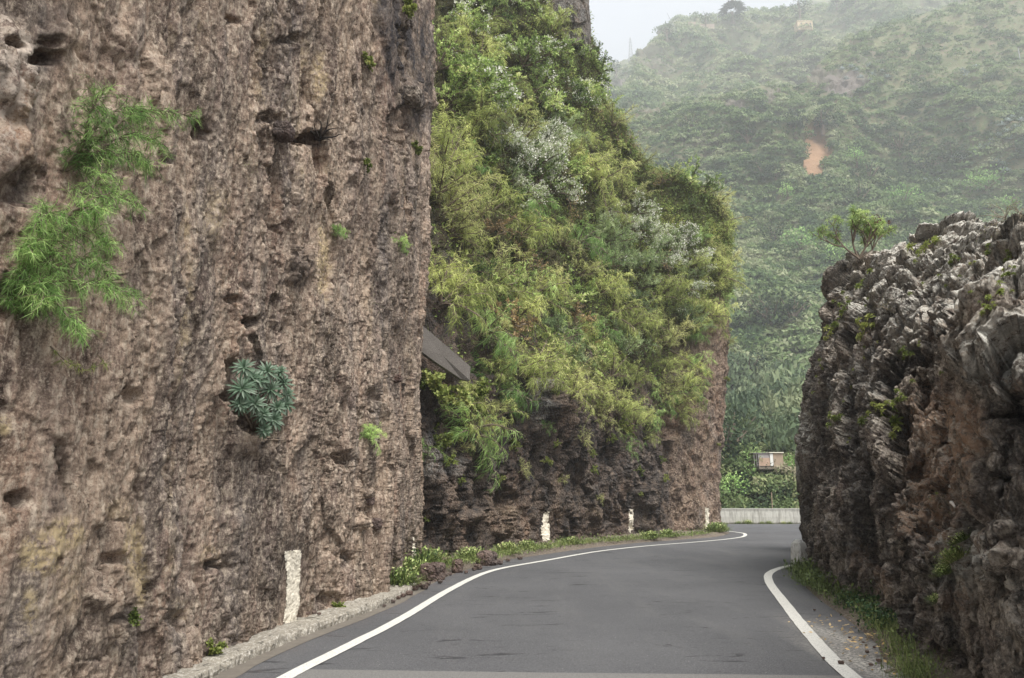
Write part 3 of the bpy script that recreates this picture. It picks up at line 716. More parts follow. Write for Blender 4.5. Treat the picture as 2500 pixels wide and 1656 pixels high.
# ------------------------------------------------------------ kerb
conc, nt, b, _o = new_mat('weathered concrete'); q = NB(nt); v = q.pos()
c = q.mix(q.noise(v, 3.5, 6, 0.7), (0.16, 0.14, 0.115), (0.40, 0.37, 0.31))
c = q.mix(q.ramp(q.noise(v, 34, 5, 0.75), [(0.5, 0.0), (0.62, 0.7)]), c, (0.62, 0.59, 0.53))
c = q.mix(q.ramp(q.noise(v, 9, 6, 0.75), [(0.36, 0.85), (0.46, 0.0)]), c, (0.06, 0.055, 0.045))
q.l.new(c, b.inputs['Base Color']); q.bump(q.noise(v, 30, 7, 0.75), 0.8, 0.02, b)
kf = resample([(-2.62, -2), (-2.6, 4.5), (-2.52, 6.9), (-2.36, 8.3), (-2.08, 9.6), (-1.82, 11), (-1.66, 12.4), (-1.58, 13.6)], 620)
n = len(kf); prof = [(0.0, -0.02), (0.0, 0.05), (0.015, 0.085), (0.05, 0.10), (0.12, 0.10), (0.22, 0.10), (0.36, 0.105), (0.75, 0.12)]
t = np.gradient(kf, axis=0); t /= np.linalg.norm(t, axis=1, keepdims=True); nn = np.stack([-t[:, 1], t[:, 0]], -1)
V = np.zeros((len(prof), n, 3))
fade = sm(np.arange(n) / n, 1.0, 0.93)
for i, (o_, z_) in enumerate(prof):
    V[i, :, :2] = kf + nn * o_; V[i, :, 2] = z_ * (0.25 + 0.75 * fade) if z_ > 0 else z_
pf = V.reshape(-1, 3)
V = V + (np.array([1, 0, .5]) * (0.030 * fbm(pf * 8, 4, 301) + 0.018 * facets(pf * 14, 305, 1, 1)[0] + 0.03 * fbm(pf * 1.5, 3, 302) - 0.05 * sm(fbm(pf * 4, 4, 303), .2, .4))[:, None]).reshape(V.shape)
obj('kerb', mesh('kerb', V, grid_faces(len(prof), n), conc), kind='structure', label='worn concrete kerb at the foot of the near rock face')
gut, nt, b, _o = new_mat('gutter grit'); q = NB(nt); v = q.pos()
c = q.mix(q.noise(v, 7, 6, 0.75), (0.10, 0.09, 0.08), (0.27, 0.24, 0.20))
q.l.new(c, b.inputs['Base Color']); q.bump(q.noise(v, 60, 5, 0.7), 0.8, 0.02, b)
gl_ = kf[::10]; gi = gl_ + np.array([-.02, 0]); go = gl_ + np.array([0.17, 0]) + 0.04 * fbm(np.concatenate([gl_ * 2, np.zeros((len(gl_), 1))], 1), 3, 9)[:, None]
obj('gutter', mesh('gutter', np.stack([np.c_[gi, np.full(len(gi), .008)], np.c_[go, np.full(len(go), .008)]]), grid_faces(2, len(gi)), gut), kind='structure', label='strip of pale grit between the kerb and the left edge line')
# rubble verge under the overgrown cliff
vg = resample([(-2.0, 13.2), (-1.62, 14.4), (-1.2, 16.2), (-0.35, 18.9), (0.7, 20.6), (2.4, 23.5), (4.3, 26.1), (6.2, 28.1), (8.0, 30.1), (9.15, 32.4), (9.6, 34.1), (9.25, 36.2)], 500)
t = np.gradient(vg, axis=0); t /= np.linalg.norm(t, axis=1, keepdims=True); nn = np.stack([-t[:, 1], t[:, 0]], -1)
offs = np.linspace(0, 2.2, 36)
V = np.zeros((36, 500, 3))
for i, o_ in enumerate(offs):
    V[i, :, :2] = vg + nn * (o_ - 0.05); V[i, :, 2] = 0.0 + 0.07 * (1 - math.exp(-o_ / 0.25)) + 0.03 * o_
pf = V.reshape(-1, 3); h = 0.05 * fbm(pf * 3, 4, 311) + 0.05 * np.maximum(facets(pf * 6, 312, 1, .8)[0], 0)
V[..., 2] += h.reshape(V.shape[:2]) * np.minimum(1, offs / 0.3)[:, None]
V[0, :, 2] = -0.02
obj('verge', mesh('verge', V, grid_faces(36, 500), soil_m), kind='structure', label='rubble and soil verge at the foot of the overgrown cliff')
# verge on the right
vg = resample([(3.7, 5.6), (3.75, 7.0), (4.15, 8.2), (4.55, 9.8), (5.05, 12.0), (5.85, 14.8), (6.7, 17.0), (7.2, 18.2), (8.5, 19.3)], 400)
t = np.gradient(vg, axis=0); t /= np.linalg.norm(t, axis=1, keepdims=True); nn = np.stack([t[:, 1], -t[:, 0]], -1)
V = np.zeros((30, 400, 3)); offs = np.linspace(0, 1.6, 30)
for i, o_ in enumerate(offs):
    V[i, :, :2] = vg + nn * (o_ - 0.35); V[i, :, 2] = 0.10 * (1 - math.exp(-o_ / 0.3)) + 0.12 * o_
pf = V.reshape(-1, 3); h = 0.05 * fbm(pf * 4, 4, 321) + 0.03 * np.maximum(facets(pf * 8, 322, 1, .8)[0], 0)
V[..., 2] += h.reshape(V.shape[:2]) * np.minimum(1, offs / 0.3)[:, None]; V[0, :, 2] = -0.02
obj('verge', mesh('verge', V, grid_faces(30, 400), soil_m), kind='structure', label='narrow soil verge at the foot of the right-hand rock')
# ------------------------------------------------------------ hills
hill_m, nt, b, _o = new_mat('scrubby hillside'); q = NB(nt); v = q.pos()
c = q.mix(q.ramp(q.noise(v, 0.05, 6, 0.65), [(0.35, 0.0), (0.65, 1.0)]), (0.08, 0.09, 0.042), (0.17, 0.155, 0.09))
c = q.mix(q.ramp(q.noise(v, 0.6, 6, 0.75), [(0.45, 0.0), (0.65, 1.0)]), c, (0.085, 0.135, 0.05))
c = q.mix(q.ramp(q.noise(v, 0.22, 5, 0.7), [(0.56, 0.0), (0.68, 1.0)]), c, (0.17, 0.13, 0.095))
rk = q.mix(q.noise(q.pos((1, 1, .3)), 0.8, 6, 0.75), (0.05, 0.044, 0.04), (0.22, 0.19, 0.165))
c = q.mix(q.attr('rock'), c, rk)
so = q.mix(q.noise(v, 0.7, 6, 0.7), (0.22, 0.13, 0.07), (0.42, 0.265, 0.165))
c = q.mix(q.attr('bare'), c, so)
q.l.new(c, b.inputs['Base Color']); q.bump(q.noise(v, 0.9, 6, 0.75), 0.8, 0.5, b)
def hill(name, cp_, rows_, nr, nc, amp, seed, label, rock=(), bare=(), ledge=0.0):
    # cp_: pixel columns; rows_: list of rows, each a list of (py, D) per column
    C = np.array([[P(x, r[j][0], r[j][1]) for j, x in enumerate(cp_)] for r in rows_])
    V, tr, tc = net(C, nr, nc)
    N = normals(V); pf = V.reshape(-1, 3); s = 1.0 / amp
    d = amp * (0.9 * fbm(pf * 0.10 * s * 3, 4, seed) + 0.35 * facets(pf * s * .35, seed + 1, 1, .8)[0] + 0.25 * fbm(pf * s * 1.6, 3, seed + 2))
    rg = 1 - 2 * np.abs(perlin(pf * np.array([1, 1, .35]) * 0.021 + seed, seed + 6))
    d = d + amp * 4.4 * (rg - .3) * np.repeat(1 - sm(tr, tr[-1] - 2.6, tr[-1] - 1.2), nc)
    x, y, _ = proj(V)
    wb = fbm(pf * 0.25, 3, seed + 9).reshape(x.shape)
    ra = spots(rock, x, y, wb) if rock else np.zeros(x.shape)
    if rock:
        d = d + (ra.ravel() > .3) * amp * .6 * facets(pf * s * 1.1 * np.array([1, 1, .5]), seed + 5, 1, 1)[0]
    ba = np.zeros(x.shape); wb3 = fbm(pf * 1.1, 3, seed + 12).reshape(x.shape)
    for poly in bare: ba = np.maximum(ba, in_poly(x + wb * 7 + wb3 * 4, y + wb * 8, poly).astype(float))
    edge = np.minimum(1, np.minimum(tr, tr[-1] - tr) * 2)[:, None]
    V = V + N * (d.reshape(x.shape) * edge * (1 - .7 * ba))[..., None]
    o = obj(name, mesh(name, V, grid_faces(nr, nc), hill_m, dict(rock=ra, bare=ba), smooth=True), kind='structure', label=label)
    return V, N, ra, ba, o
cx = [470, 560, 640, 700, 740, 780, 805, 825, 850, 885, 935, 985, 1040, 1120, 1240]
def row(ys, D): return [(np.interp(x, [p[0] for p in ys], [p[1] for p in ys]), np.interp(x, [p[0] for p in D], [p[1] for p in D]) if isinstance(D, list) else D) for x in cx]
HM = [row([(470, 522), (1240, 522)], 50), row([(470, 503), (1240, 500)], 60), row([(470, 478), (1240, 474)], 82), row([(470, 466), (1240, 463)], 92), row([(470, 440), (1240, 430)], 108),
      row([(470, 330), (700, 345), (1240, 340)], 132), row([(470, 250), (700, 255), (1240, 230)], 158), row([(470, 180), (640, 175), (1240, 140)], 180),
      row([(470, 130), (640, 140), (720, 120), (800, 118), (850, 112), (1240, 60)], [(470, 196), (850, 200), (1240, 205)]),
      row([(470, 90), (600, 118), (640, 112), (690, 104), (730, 94), (780, 90), (806, 88), (822, 66), (850, 44), (885, 30), (935, 14), (985, -2), (1040, -22), (1120, -50), (1240, -90)],
          [(470, 210), (800, 212), (830, 222), (900, 240), (1240, 260)]),
      row([(470, 96), (600, 124), (640, 118), (690, 110), (730, 100), (780, 96), (806, 94), (822, 72), (850, 50), (885, 36), (935, 20), (985, 4), (1040, -16), (1120, -44), (1240, -84)], 300)]
Vh, Nh, rah, bah, h_near = hill('hillside', cx, HM, 420, 520, 2.6, 401, 'green scrub-covered hillside filling the right background',
    rock=[(842, 90, 24, 20, 1), (735, 106, 14, 10, .8), (770, 98, 12, 10, .7), (818, 75, 8, 16, .7), (705, 150, 26, 12, .45), (870, 62, 20, 10, .3), (655, 110, 20, 8, .5), (750, 350, 25, 14, .4), (995, 262, 25, 22, .3)],
    bare=[[(800, 144), (812, 140), (825, 148), (829, 165), (825, 178), (808, 187), (801, 183), (802, 160)]])
cx = [540, 585, 603, 612, 632, 657, 662, 683, 720, 760, 800, 840, 880, 940, 1000, 1080]
crest = [(540, 150), (585, 108), (603, 88), (612, 77), (632, 63), (657, 48), (662, 31), (683, 20), (720, 18), (780, 15), (800, 9), (840, 4), (880, -2), (1000, -26), (1080, -50)]
HB = [row([(540, 260), (1080, 220)], 240), row([(540, 200), (600, 150), (640, 140), (1080, 150)], 270), row([(540, 180), (600, 118), (640, 112), (720, 100), (1080, 60)], 300),
      row([(540, 165), (603, 104), (640, 88), (662, 66), (720, 62), (1080, 10)], 345), row([(540, 158), (603, 97), (632, 76), (657, 60), (662, 46), (700, 36), (1080, -20)], 380), row(crest, 410), row([(a, b_ + 5) for a, b_ in crest], 520)]
Vb, Nb, rab, bab, h_back = hill('mountain_ridge', cx, HB, 300, 460, 4.0, 411, 'higher green ridge behind the near hillside, paler with haze',
    rock=[(625, 92, 16, 15, 1), (608, 98, 10, 14, .9), (650, 74, 26, 16, .5), (668, 38, 12, 12, .6), (646, 66, 10, 12, .4), (720, 88, 30, 10, .4), (745, 70, 16, 22, .7)])
cx = [520, 560, 590, 610, 636, 660, 700, 820, 870, 940, 1000]
HF = [row([(520, 130), (1000, 100)], 500), row([(520, 100), (590, 90), (636, 80), (1000, 40)], 525),
      row([(520, 84), (560, 76), (590, 68), (610, 63), (636, 57), (660, 54), (700, 40), (800, 6), (830, -1), (860, -4), (1000, -10)], 545), row([(520, 90), (1000, 4)], 590)]
Vf, Nf, _, _, h_far = hill('far_ridge', cx, HF, 140, 300, 6.0, 421, 'faint far ridge under the electricity pylon, almost lost in haze')

# haze round the whole scene
hz, nt, b, out = new_mat('haze'); nt.nodes.remove(b)
pv = nt.nodes.new('ShaderNodeVolumePrincipled')
pv.inputs['Color'].default_value = (0.93, 0.96, 1.0, 1); pv.inputs['Density'].default_value = HAZE = 0.0010
pv.inputs['Anisotropy'].default_value = 0.2
nt.links.new(pv.outputs[0], out.inputs['Volume'])
bx = np.array([[x, y, z] for x in (-2450, 2450) for y in (-450, 2450) for z in (-1.5, 400)], float)
obj('haze', mesh('haze', bx, np.array([[0, 1, 3, 2], [4, 6, 7, 5], [0, 4, 5, 1], [2, 3, 7, 6], [0, 2, 6, 4], [1, 5, 7, 3]]), hz), kind='stuff', label='thin pale haze in the valley air')
# ------------------------------------------------------------ foliage building blocks
rng = np.random.default_rng(7)
def leaf_mat(name, cols, rough=0.6, trans=0.32, attrname='var', hue=0.16, gain=2.2):
    m, nt, b, out = new_mat(name); q = NB(nt)
    oi = nt.nodes.new('ShaderNodeObjectInfo')
    f = q.math('ADD', q.attr(attrname), q.math('MULTIPLY', q.math('SUBTRACT', oi.outputs['Random'], 0.5), hue * 3), clamp=True)
    c = q.ramp(f, [(i / (len(cols) - 1), mulc(k, gain)) for i, k in enumerate(cols)])
    q.l.new(c, b.inputs['Base Color']); b.inputs['Roughness'].default_value = rough
    t = nt.nodes.new('ShaderNodeBsdfTranslucent'); q.l.new(c, t.inputs['Color'])
    ms = nt.nodes.new('ShaderNodeMixShader'); ms.inputs[0].default_value = trans
    q.l.new(b.outputs[0], ms.inputs[1]); q.l.new(t.outputs[0], ms.inputs[2]); q.l.new(ms.outputs[0], out.inputs['Surface'])
    return m
def plain(name, col, rough=0.8, var=0.35, scale=8):
    m, nt, b, out = new_mat(name); q = NB(nt)
    q.l.new(q.mix(q.noise(q.pos(), scale, 5, 0.7), mulc(col, 1 - var), mulc(col, 1 + var)), b.inputs['Base Color']); b.inputs['Roughness'].default_value = rough
    return m
def unit(v): return v / np.maximum(np.linalg.norm(v, axis=-1, keepdims=True), 1e-9)
def rdir(n): return unit(rng.normal(size=(n, 3)))
class Geo:
    def __init__(s): s.v = []; s.f = []; s.a = []; s.n = 0
    def add(s, v, f, a):
        v = np.asarray(v, float).reshape(-1, 3)
        s.v.append(v); s.f.append(np.asarray(f) + s.n); s.a.append(np.broadcast_to(a, (len(v),)).astype(float)); s.n += len(v)
    def mesh(s, name, mat, smooth=False):
        F4 = [f for f in s.f if f.shape[1] == 4]; F3 = [f for f in s.f if f.shape[1] == 3]
        L = ([np.concatenate(F4)] if F4 else []) + ([np.concatenate(F3)] if F3 else [])
        return mesh(name, np.concatenate(s.v), L, mat, dict(var=np.concatenate(s.a)), smooth)
def blades(g, base, d, L, Wd, var):        # thin triangles
    n = len(base); L = np.broadcast_to(L, (n,)); Wd = np.broadcast_to(Wd, (n,))
    s = unit(np.cross(d, rdir(n))) * (Wd / 2)[:, None]
    v = np.stack([base - s, base + s, base + d * L[:, None]], 1)
    g.add(v, np.arange(n * 3).reshape(n, 3), np.repeat(np.broadcast_to(var, (n,)), 3))
def leaves(g, base, d, L, Wd, var, nrm=None, bend=0.0):      # diamond leaves
    n = len(base); L = np.broadcast_to(L, (n,))[:, None]; Wd = np.broadcast_to(Wd, (n,))[:, None]
    if nrm is None: nrm = rdir(n)
    s = unit(np.cross(d, nrm)); up = unit(np.cross(s, d))
    m = base + d * L * 0.45
    v = np.stack([base, m + s * Wd / 2, base + d * L - up * L * bend, m - s * Wd / 2], 1)
    g.add(v, np.arange(n * 4).reshape(n, 4), np.repeat(np.broadcast_to(var, (n,)), 4))
def longleaf(g, base, d, up, L, Wd, droop, var, seg=4, fold=0.25):   # curved lance-shaped leaf with a folded midrib
    n = len(base); s = unit(np.cross(d, up))
    L = np.broadcast_to(L, (n,)); Wd = np.broadcast_to(Wd, (n,)); droop = np.broadcast_to(droop, (n,))
    V = []
    for k in range(seg + 1):
        t = k / seg
        c = base + d * (L * t)[:, None] - up * (L * droop * t * t)[:, None]
        w = (Wd * (0.35 + 2.2 * t * (1 - t) ** 0.8) * (1 if k < seg else 0.05) / 1.2)[:, None]
        V += [c - s * w / 2 + up * w * fold, c, c + s * w / 2 + up * w * fold]
    V = np.stack(V, 1); fs = []
    for k in range(seg):
        a = 3 * k
        fs += [[a, a + 1, a + 4, a + 3], [a + 1, a + 2, a + 5, a + 4]]
    f = (np.array(fs)[None] + (np.arange(n) * V.shape[1])[:, None, None]).reshape(-1, 4)
    g.add(V, f, np.repeat(np.broadcast_to(var, (n,)), V.shape[1]))
def tube(g, pts, r, sides=5, var=0.5):
    pts = np.asarray(pts, float); n = len(pts); r = np.broadcast_to(r, (n,))
    t = unit(np.gradient(pts, axis=0)); ref = np.array([0.31, 0.17, 0.93]) if abs(t[0] @ np.array([0.31, 0.17, .93])) < .9 else np.array([1., 0, 0])
    a = unit(np.cross(t, ref)); b_ = np.cross(t, a)
    th = np.arange(sides) * 2 * np.pi / sides
    V = pts[:, None] + r[:, None, None] * (a[:, None] * np.cos(th)[None, :, None] + b_[:, None] * np.sin(th)[None, :, None])
    i = np.arange(n * sides).reshape(n, sides)
    f = np.stack([i[:-1], np.roll(i[:-1], -1, 1), np.roll(i[1:], -1, 1), i[1:]], -1).reshape(-1, 4)
    g.add(V, f, var)
def arc(p, d, L, droop, n=8, wig=0.08):
    pts = [np.array(p, float)]; d = unit(np.array(d, float)); st = L / (n - 1)
    for k in range(n - 1):
        pts.append(pts[-1] + d * st)
        d = unit(d + np.array([0, 0, -droop / n]) + rng.normal(size=3) * wig)
    return np.array(pts)
def along(path, t):
    i = np.clip((np.asarray(t) * (len(path) - 1)), 0, len(path) - 1.001); k = i.astype(int); f = (i - k)[:, None]
    return path[k] * (1 - f) + path[k + 1] * f, unit(path[k + 1] - path[k])

wood_m = plain('grey brown bark', (0.16, 0.125, 0.095))
twig_m = plain('pale dry twigs', (0.30, 0.25, 0.20))
dark_wood = plain('dark dead wood', (0.035, 0.028, 0.024))
feather_m = leaf_mat('feathery thread leaves', [(0.05, 0.065, 0.02), (0.15, 0.18, 0.055), (0.29, 0.33, 0.11), (0.44, 0.45, 0.19)])
featherb_m = leaf_mat('bright thread leaves', [(0.035, 0.07, 0.02), (0.10, 0.18, 0.05), (0.22, 0.32, 0.11), (0.38, 0.45, 0.18)])
olive_m = leaf_mat('olive thread leaves', [(0.06, 0.068, 0.028), (0.17, 0.19, 0.07), (0.30, 0.32, 0.13), (0.42, 0.41, 0.20)])
green_m = leaf_mat('small green leaves', [(0.03, 0.05, 0.02), (0.11, 0.155, 0.05), (0.24, 0.31, 0.105), (0.46, 0.50, 0.24)])
silver_m = leaf_mat('silvery narrow leaves', [(0.05, 0.075, 0.035), (0.13, 0.175, 0.08), (0.24, 0.29, 0.15), (0.38, 0.41, 0.25)])
brown_m = leaf_mat('brown dry leaves', [(0.08, 0.06, 0.035), (0.19, 0.14, 0.075), (0.33, 0.25, 0.14), (0.42, 0.28, 0.12)])
yell_m = leaf_mat('yellow green leaves', [(0.05, 0.075, 0.02), (0.14, 0.18, 0.045), (0.27, 0.31, 0.09), (0.42, 0.41, 0.16)], gain=1.35)
white_m = leaf_mat('white petals', [(0.62, 0.62, 0.50), (0.80, 0.80, 0.72), (0.88, 0.88, 0.82)], 0.6, 0.2, gain=1)

def feathery(R=1.2, limbs=9, sub=9, need=22, nl=0.24, nw=0.013, droop=1.3, up=0.35, rnd=None):
    st, fo = Geo(), Geo()
    for i in range(limbs):
        a = rng.uniform(0, 2 * np.pi); el = rng.uniform(-0.1, 1.2)
        d = np.array([math.cos(a) * math.cos(el), math.sin(a) * math.cos(el), math.sin(el) + up])
        p = arc((0, 0, 0), d, R * rng.uniform(.7, 1.15), droop * .7, 8)
        tube(st, p, np.linspace(0.028, 0.008, 8) * R)
        cl = rng.uniform(-.15, .15)
        for t in np.linspace(0.3, 1.0, sub):
            b0, bd = along(p, [t]); dd = unit(bd[0] + rng.normal(size=3) * 0.55 + np.array([0, 0, .15]))
            sp_ = arc(b0[0], dd, R * rng.uniform(.28, .5), droop * 1.2, 6, 0.12)
            tube(st, sp_, np.linspace(0.008, 0.003, 6) * R, 3)
            tt = rng.uniform(0.1, 1.0, need); c, cd = along(sp_, tt)
            nd = unit(cd * 0.7 + rng.normal(size=(need, 3)) * 0.5 + np.array([0, 0, -0.45 * droop]))
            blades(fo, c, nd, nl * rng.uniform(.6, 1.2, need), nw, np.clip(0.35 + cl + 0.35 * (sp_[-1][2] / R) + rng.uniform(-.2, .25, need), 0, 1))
    return st, fo
def leafy(R=1.1, limbs=9, sub=8, nlv=26, L=0.10, Wd=0.045, droop=.6, flowers=0, fsz=0.05, round_=False):
    st, fo, fl = Geo(), Geo(), Geo()
    for i in range(limbs):
        a = rng.uniform(0, 2 * np.pi); el = rng.uniform(0.0, 1.3)
        d = np.array([math.cos(a) * math.cos(el), math.sin(a) * math.cos(el), math.sin(el) + .25])
        p = arc((0, 0, 0), d, R * rng.uniform(.7, 1.1), droop, 7, .14)
        tube(st, p, np.linspace(0.03, 0.008, 7) * R)
        cl = rng.uniform(-.2, .2)
        for t in np.linspace(0.35, 1.0, sub):
            b0, bd = along(p, [t]); dd = unit(bd[0] + rng.normal(size=3) * 0.7 + np.array([0, 0, .3]))
            sp_ = arc(b0[0], dd, R * rng.uniform(.2, .4), droop * .5, 5, 0.15)
            tube(st, sp_, np.linspace(0.009, 0.004, 5) * R, 3)
            tt = rng.uniform(0.15, 1.0, nlv); c, cd = along(sp_, tt)
            nd = unit(cd * 0.5 + rdir(nlv) * 0.9 + np.array([0, 0, .1]))
            leaves(fo, c, nd, L * rng.uniform(.6, 1.2, nlv), Wd * rng.uniform(.7, 1.2, nlv), np.clip(0.4 + cl + rng.uniform(-.25, .3, nlv), 0, 1), nrm=unit(np.array([0, 0, 1.]) + rdir(nlv) * .8), bend=.1)
            if flowers and rng.random() < flowers:
                k = 16; e = sp_[-1] + rng.normal(size=(k, 3)) * 0.055 * R
                leaves(fl, e, rdir(k), fsz, fsz * .7, rng.random(k))
    return st, fo, fl
def twiggy(R=0.9, limbs=14, sub=7, nlv=5, leafmat=None):
    st, fo = Geo(), Geo()
    for i in range(limbs):
        d = rdir(1)[0] + np.array([0, 0, .7]); p = arc((0, 0, 0), d, R * rng.uniform(.6, 1.1), .6, 7, .22)
        tube(st, p, np.linspace(0.016, 0.005, 7) * R, 4)
        for t in np.linspace(0.3, 1.0, sub):
            b0, bd = along(p, [t]); sp_ = arc(b0[0], unit(bd[0] + rdir(1)[0] * .9), R * rng.uniform(.15, .4), .4, 5, 0.25)
            tube(st, sp_, np.linspace(0.006, 0.003, 5) * R, 3)
            c, cd = along(sp_, rng.uniform(0.3, 1, nlv)); leaves(fo, c, rdir(nlv), .05, .025, rng.random(nlv))
    return st, fo

KINDS = {}
def protos(kind, n, fn, mats, names=('stems', 'foliage', 'flowers')):
    L = []
    for i in range(n):
        gs = fn(); L.append([g.mesh(nm, m) for g, m, nm in zip(gs, mats, names) if g.n])
    KINDS[kind] = L
protos('feather', 4, lambda: feathery(), (wood_m, feather_m))
protos('bright', 3, lambda: feathery(R=1.1, droop=1.7, nl=.27, nw=.012), (wood_m, featherb_m))
protos('olive', 4, lambda: feathery(R=1.1, limbs=11, droop=.7, nl=.17, nw=.013, need=20), (wood_m, olive_m))
protos('leafy', 4, lambda: leafy(), (wood_m, green_m))
protos('budding', 3, lambda: leafy(flowers=.25, fsz=.075, L=.12), (wood_m, green_m, white_m))
protos('silver', 3, lambda: leafy(R=1.2, limbs=10, sub=9, nlv=18, L=.15, Wd=.022, flowers=.85, fsz=.075, droop=.4), (wood_m, silver_m, white_m))
protos('silverplain', 2, lambda: leafy(R=1.2, limbs=10, sub=9, nlv=26, L=.15, Wd=.022, flowers=.05, droop=.4), (wood_m, silver_m, white_m))
protos('dry', 3, lambda: twiggy(), (twig_m, brown_m))
protos('brown', 2, lambda: leafy(R=.9, L=.07, Wd=.035), (twig_m, brown_m))
protos('yellow', 3, lambda: leafy(R=.7, limbs=9, sub=7, nlv=24, L=.10, Wd=.075, droop=.9), (wood_m, yell_m))
def basis(z, spin):
    z = unit(np.array(z, float)); x = unit(np.cross(z, [0.3, 0.9, 0.1])); y = np.cross(z, x)
    c, s = math.cos(spin), math.sin(spin)
    return np.stack([x * c + y * s, -x * s + y * c, z], 1)
def instance(kind, which, name, p, up, size, label, cat, group, spin=None, squash=1.0):
    L = KINDS[kind][which % len(KINDS[kind])]
    B = basis(up, rng.uniform(0, 6.28) if spin is None else spin)
    M = np.eye(4); M[:3, :3] = B * np.array([size, size, size * squash]); M[:3, 3] = p
    e = bpy.data.objects.new(name, None); sc.collection.objects.link(e)
    e.empty_display_size = 0.2
    e.matrix_world = mathutils.Matrix(M.tolist()); tag(e, label, cat, group)
    for me in L:
        o = bpy.data.objects.new(me.name.split('.')[0], me); o.parent = e; sc.collection.objects.link(o)
        if o.name.startswith('flowers'): o['kind'] = 'stuff'
    return e

# ------------------------------------------------------------ shrubs on the overgrown cliff
veg_poly = [(436, -30), (575, -30), (578, 40), (598, 92), (640, 166), (690, 184), (722, 205), (728, 240), (724, 300), (712, 330), (698, 385), (684, 420), (668, 420), (640, 440), (615, 440),
            (590, 410), (560, 400), (545, 375), (528, 400), (505, 412), (490, 435), (462, 455), (436, 452), (426, 420)]
def region(x, y):
    if y < 60: return 'high on the overgrown cliff near the bare rock pillar'
    if y < 130 and x < 520: return 'high on the overgrown cliff beside the near rock face'
    if y < 150: return 'on the upper skyline of the overgrown cliff'
    if x > 690 and y < 260: return 'on the outer corner of the overgrown cliff against the hillside'
    if x > 690: return 'above the far brown rock column'
    if x < 480 and y > 330: return 'around the sloping concrete beam'
    if x < 490: return 'in the middle of the cliff beside the near rock face'
    if y > 380: return 'hanging over the dark rock face'
    if y > 300: return 'on the lower part of the overgrown cliff'
    if x > 600: return 'on the right half of the overgrown cliff'
    return 'on the middle of the overgrown cliff'
LB_ = dict(feather='feathery yellow-green shrub', bright='bright green drooping thread-leaved shrub', olive='olive green fine-leaved bush', leafy='dark green small-leaved shrub', budding='green shrub speckled with pale buds',
           silver='silvery shrub covered in white flowers', silverplain='grey-green narrow-leaved shrub', dry='bare dry twiggy bush', brown='brownish withered bush', yellow='yellow-green round-leaved plant')
def kind_at(x, y):
    r = rng.random()
    if y < 115: return ['budding', 'leafy', 'budding', 'leafy', 'feather'][int(r * 5)]
    if x < 485 and 115 < y < 240: return ['feather', 'bright', 'feather', 'leafy'][int(r * 4)] if y < 190 else ['feather', 'olive', 'feather', 'feather'][int(r * 4)]
    if 490 < x < 565 and 120 < y < 200: return ['silver', 'silverplain', 'leafy', 'olive'][int(r * 4)]
    if x > 655 and y < 230: return ['leafy', 'olive', 'leafy', 'feather'][int(r * 4)]
    if x > 690: return ['feather', 'bright', 'olive'][int(r * 3)]
    if 580 < x < 700 and 200 < y < 290: return ['silverplain', 'olive', 'dry', 'feather'][int(r * 4)]
    if 600 < x < 700 and 290 < y < 360: return ['silverplain', 'olive', 'silverplain', 'feather'][int(r * 4)]
    if x < 480 and y > 250: return ['yellow', 'feather', 'feather', 'yellow', 'leafy'][int(r * 5)]
    if y > 370: return ['feather', 'bright', 'feather', 'yellow', 'olive'][int(r * 5)]
    return ['feather', 'bright', 'olive', 'feather', 'olive', 'brown', 'leafy', 'dry', 'silverplain'][int(r * 9)]
placed = []
def put(x, y, kind=None, size=1.0, out=0.25, lean=0.5, label=None, zup=0.55):
    h = A_over(x, y)
    if h is None: return
    p, n = h
    k = kind or kind_at(x, y)
    up = unit(n * (1 - zup) + np.array([0, 0, zup]) + rng.normal(size=3) * .12)
    lb = label or f'{LB_[k]} {region(x, y)}'
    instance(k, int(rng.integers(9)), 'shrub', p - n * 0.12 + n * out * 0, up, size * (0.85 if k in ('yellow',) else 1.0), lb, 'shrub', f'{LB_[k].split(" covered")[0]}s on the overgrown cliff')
    placed.append((x, y))
tries = 0
while len(placed) < 170 and tries < 6000:
    tries += 1
    x, y = rng.uniform(424, 732), rng.uniform(-28, 460)
    if not in_poly(np.array([x]), np.array([y]), veg_poly)[0]: continue
    if 416 < x < 482 and 305 < y < 392: continue
    if any(math.hypot(x - a, y - b_) < 13 for a, b_ in placed[-400:]): continue
    edge = x > 690 or y > 390
    put(x, y, size=rng.uniform(.65, 1.4) * (0.75 if edge else 1.0))
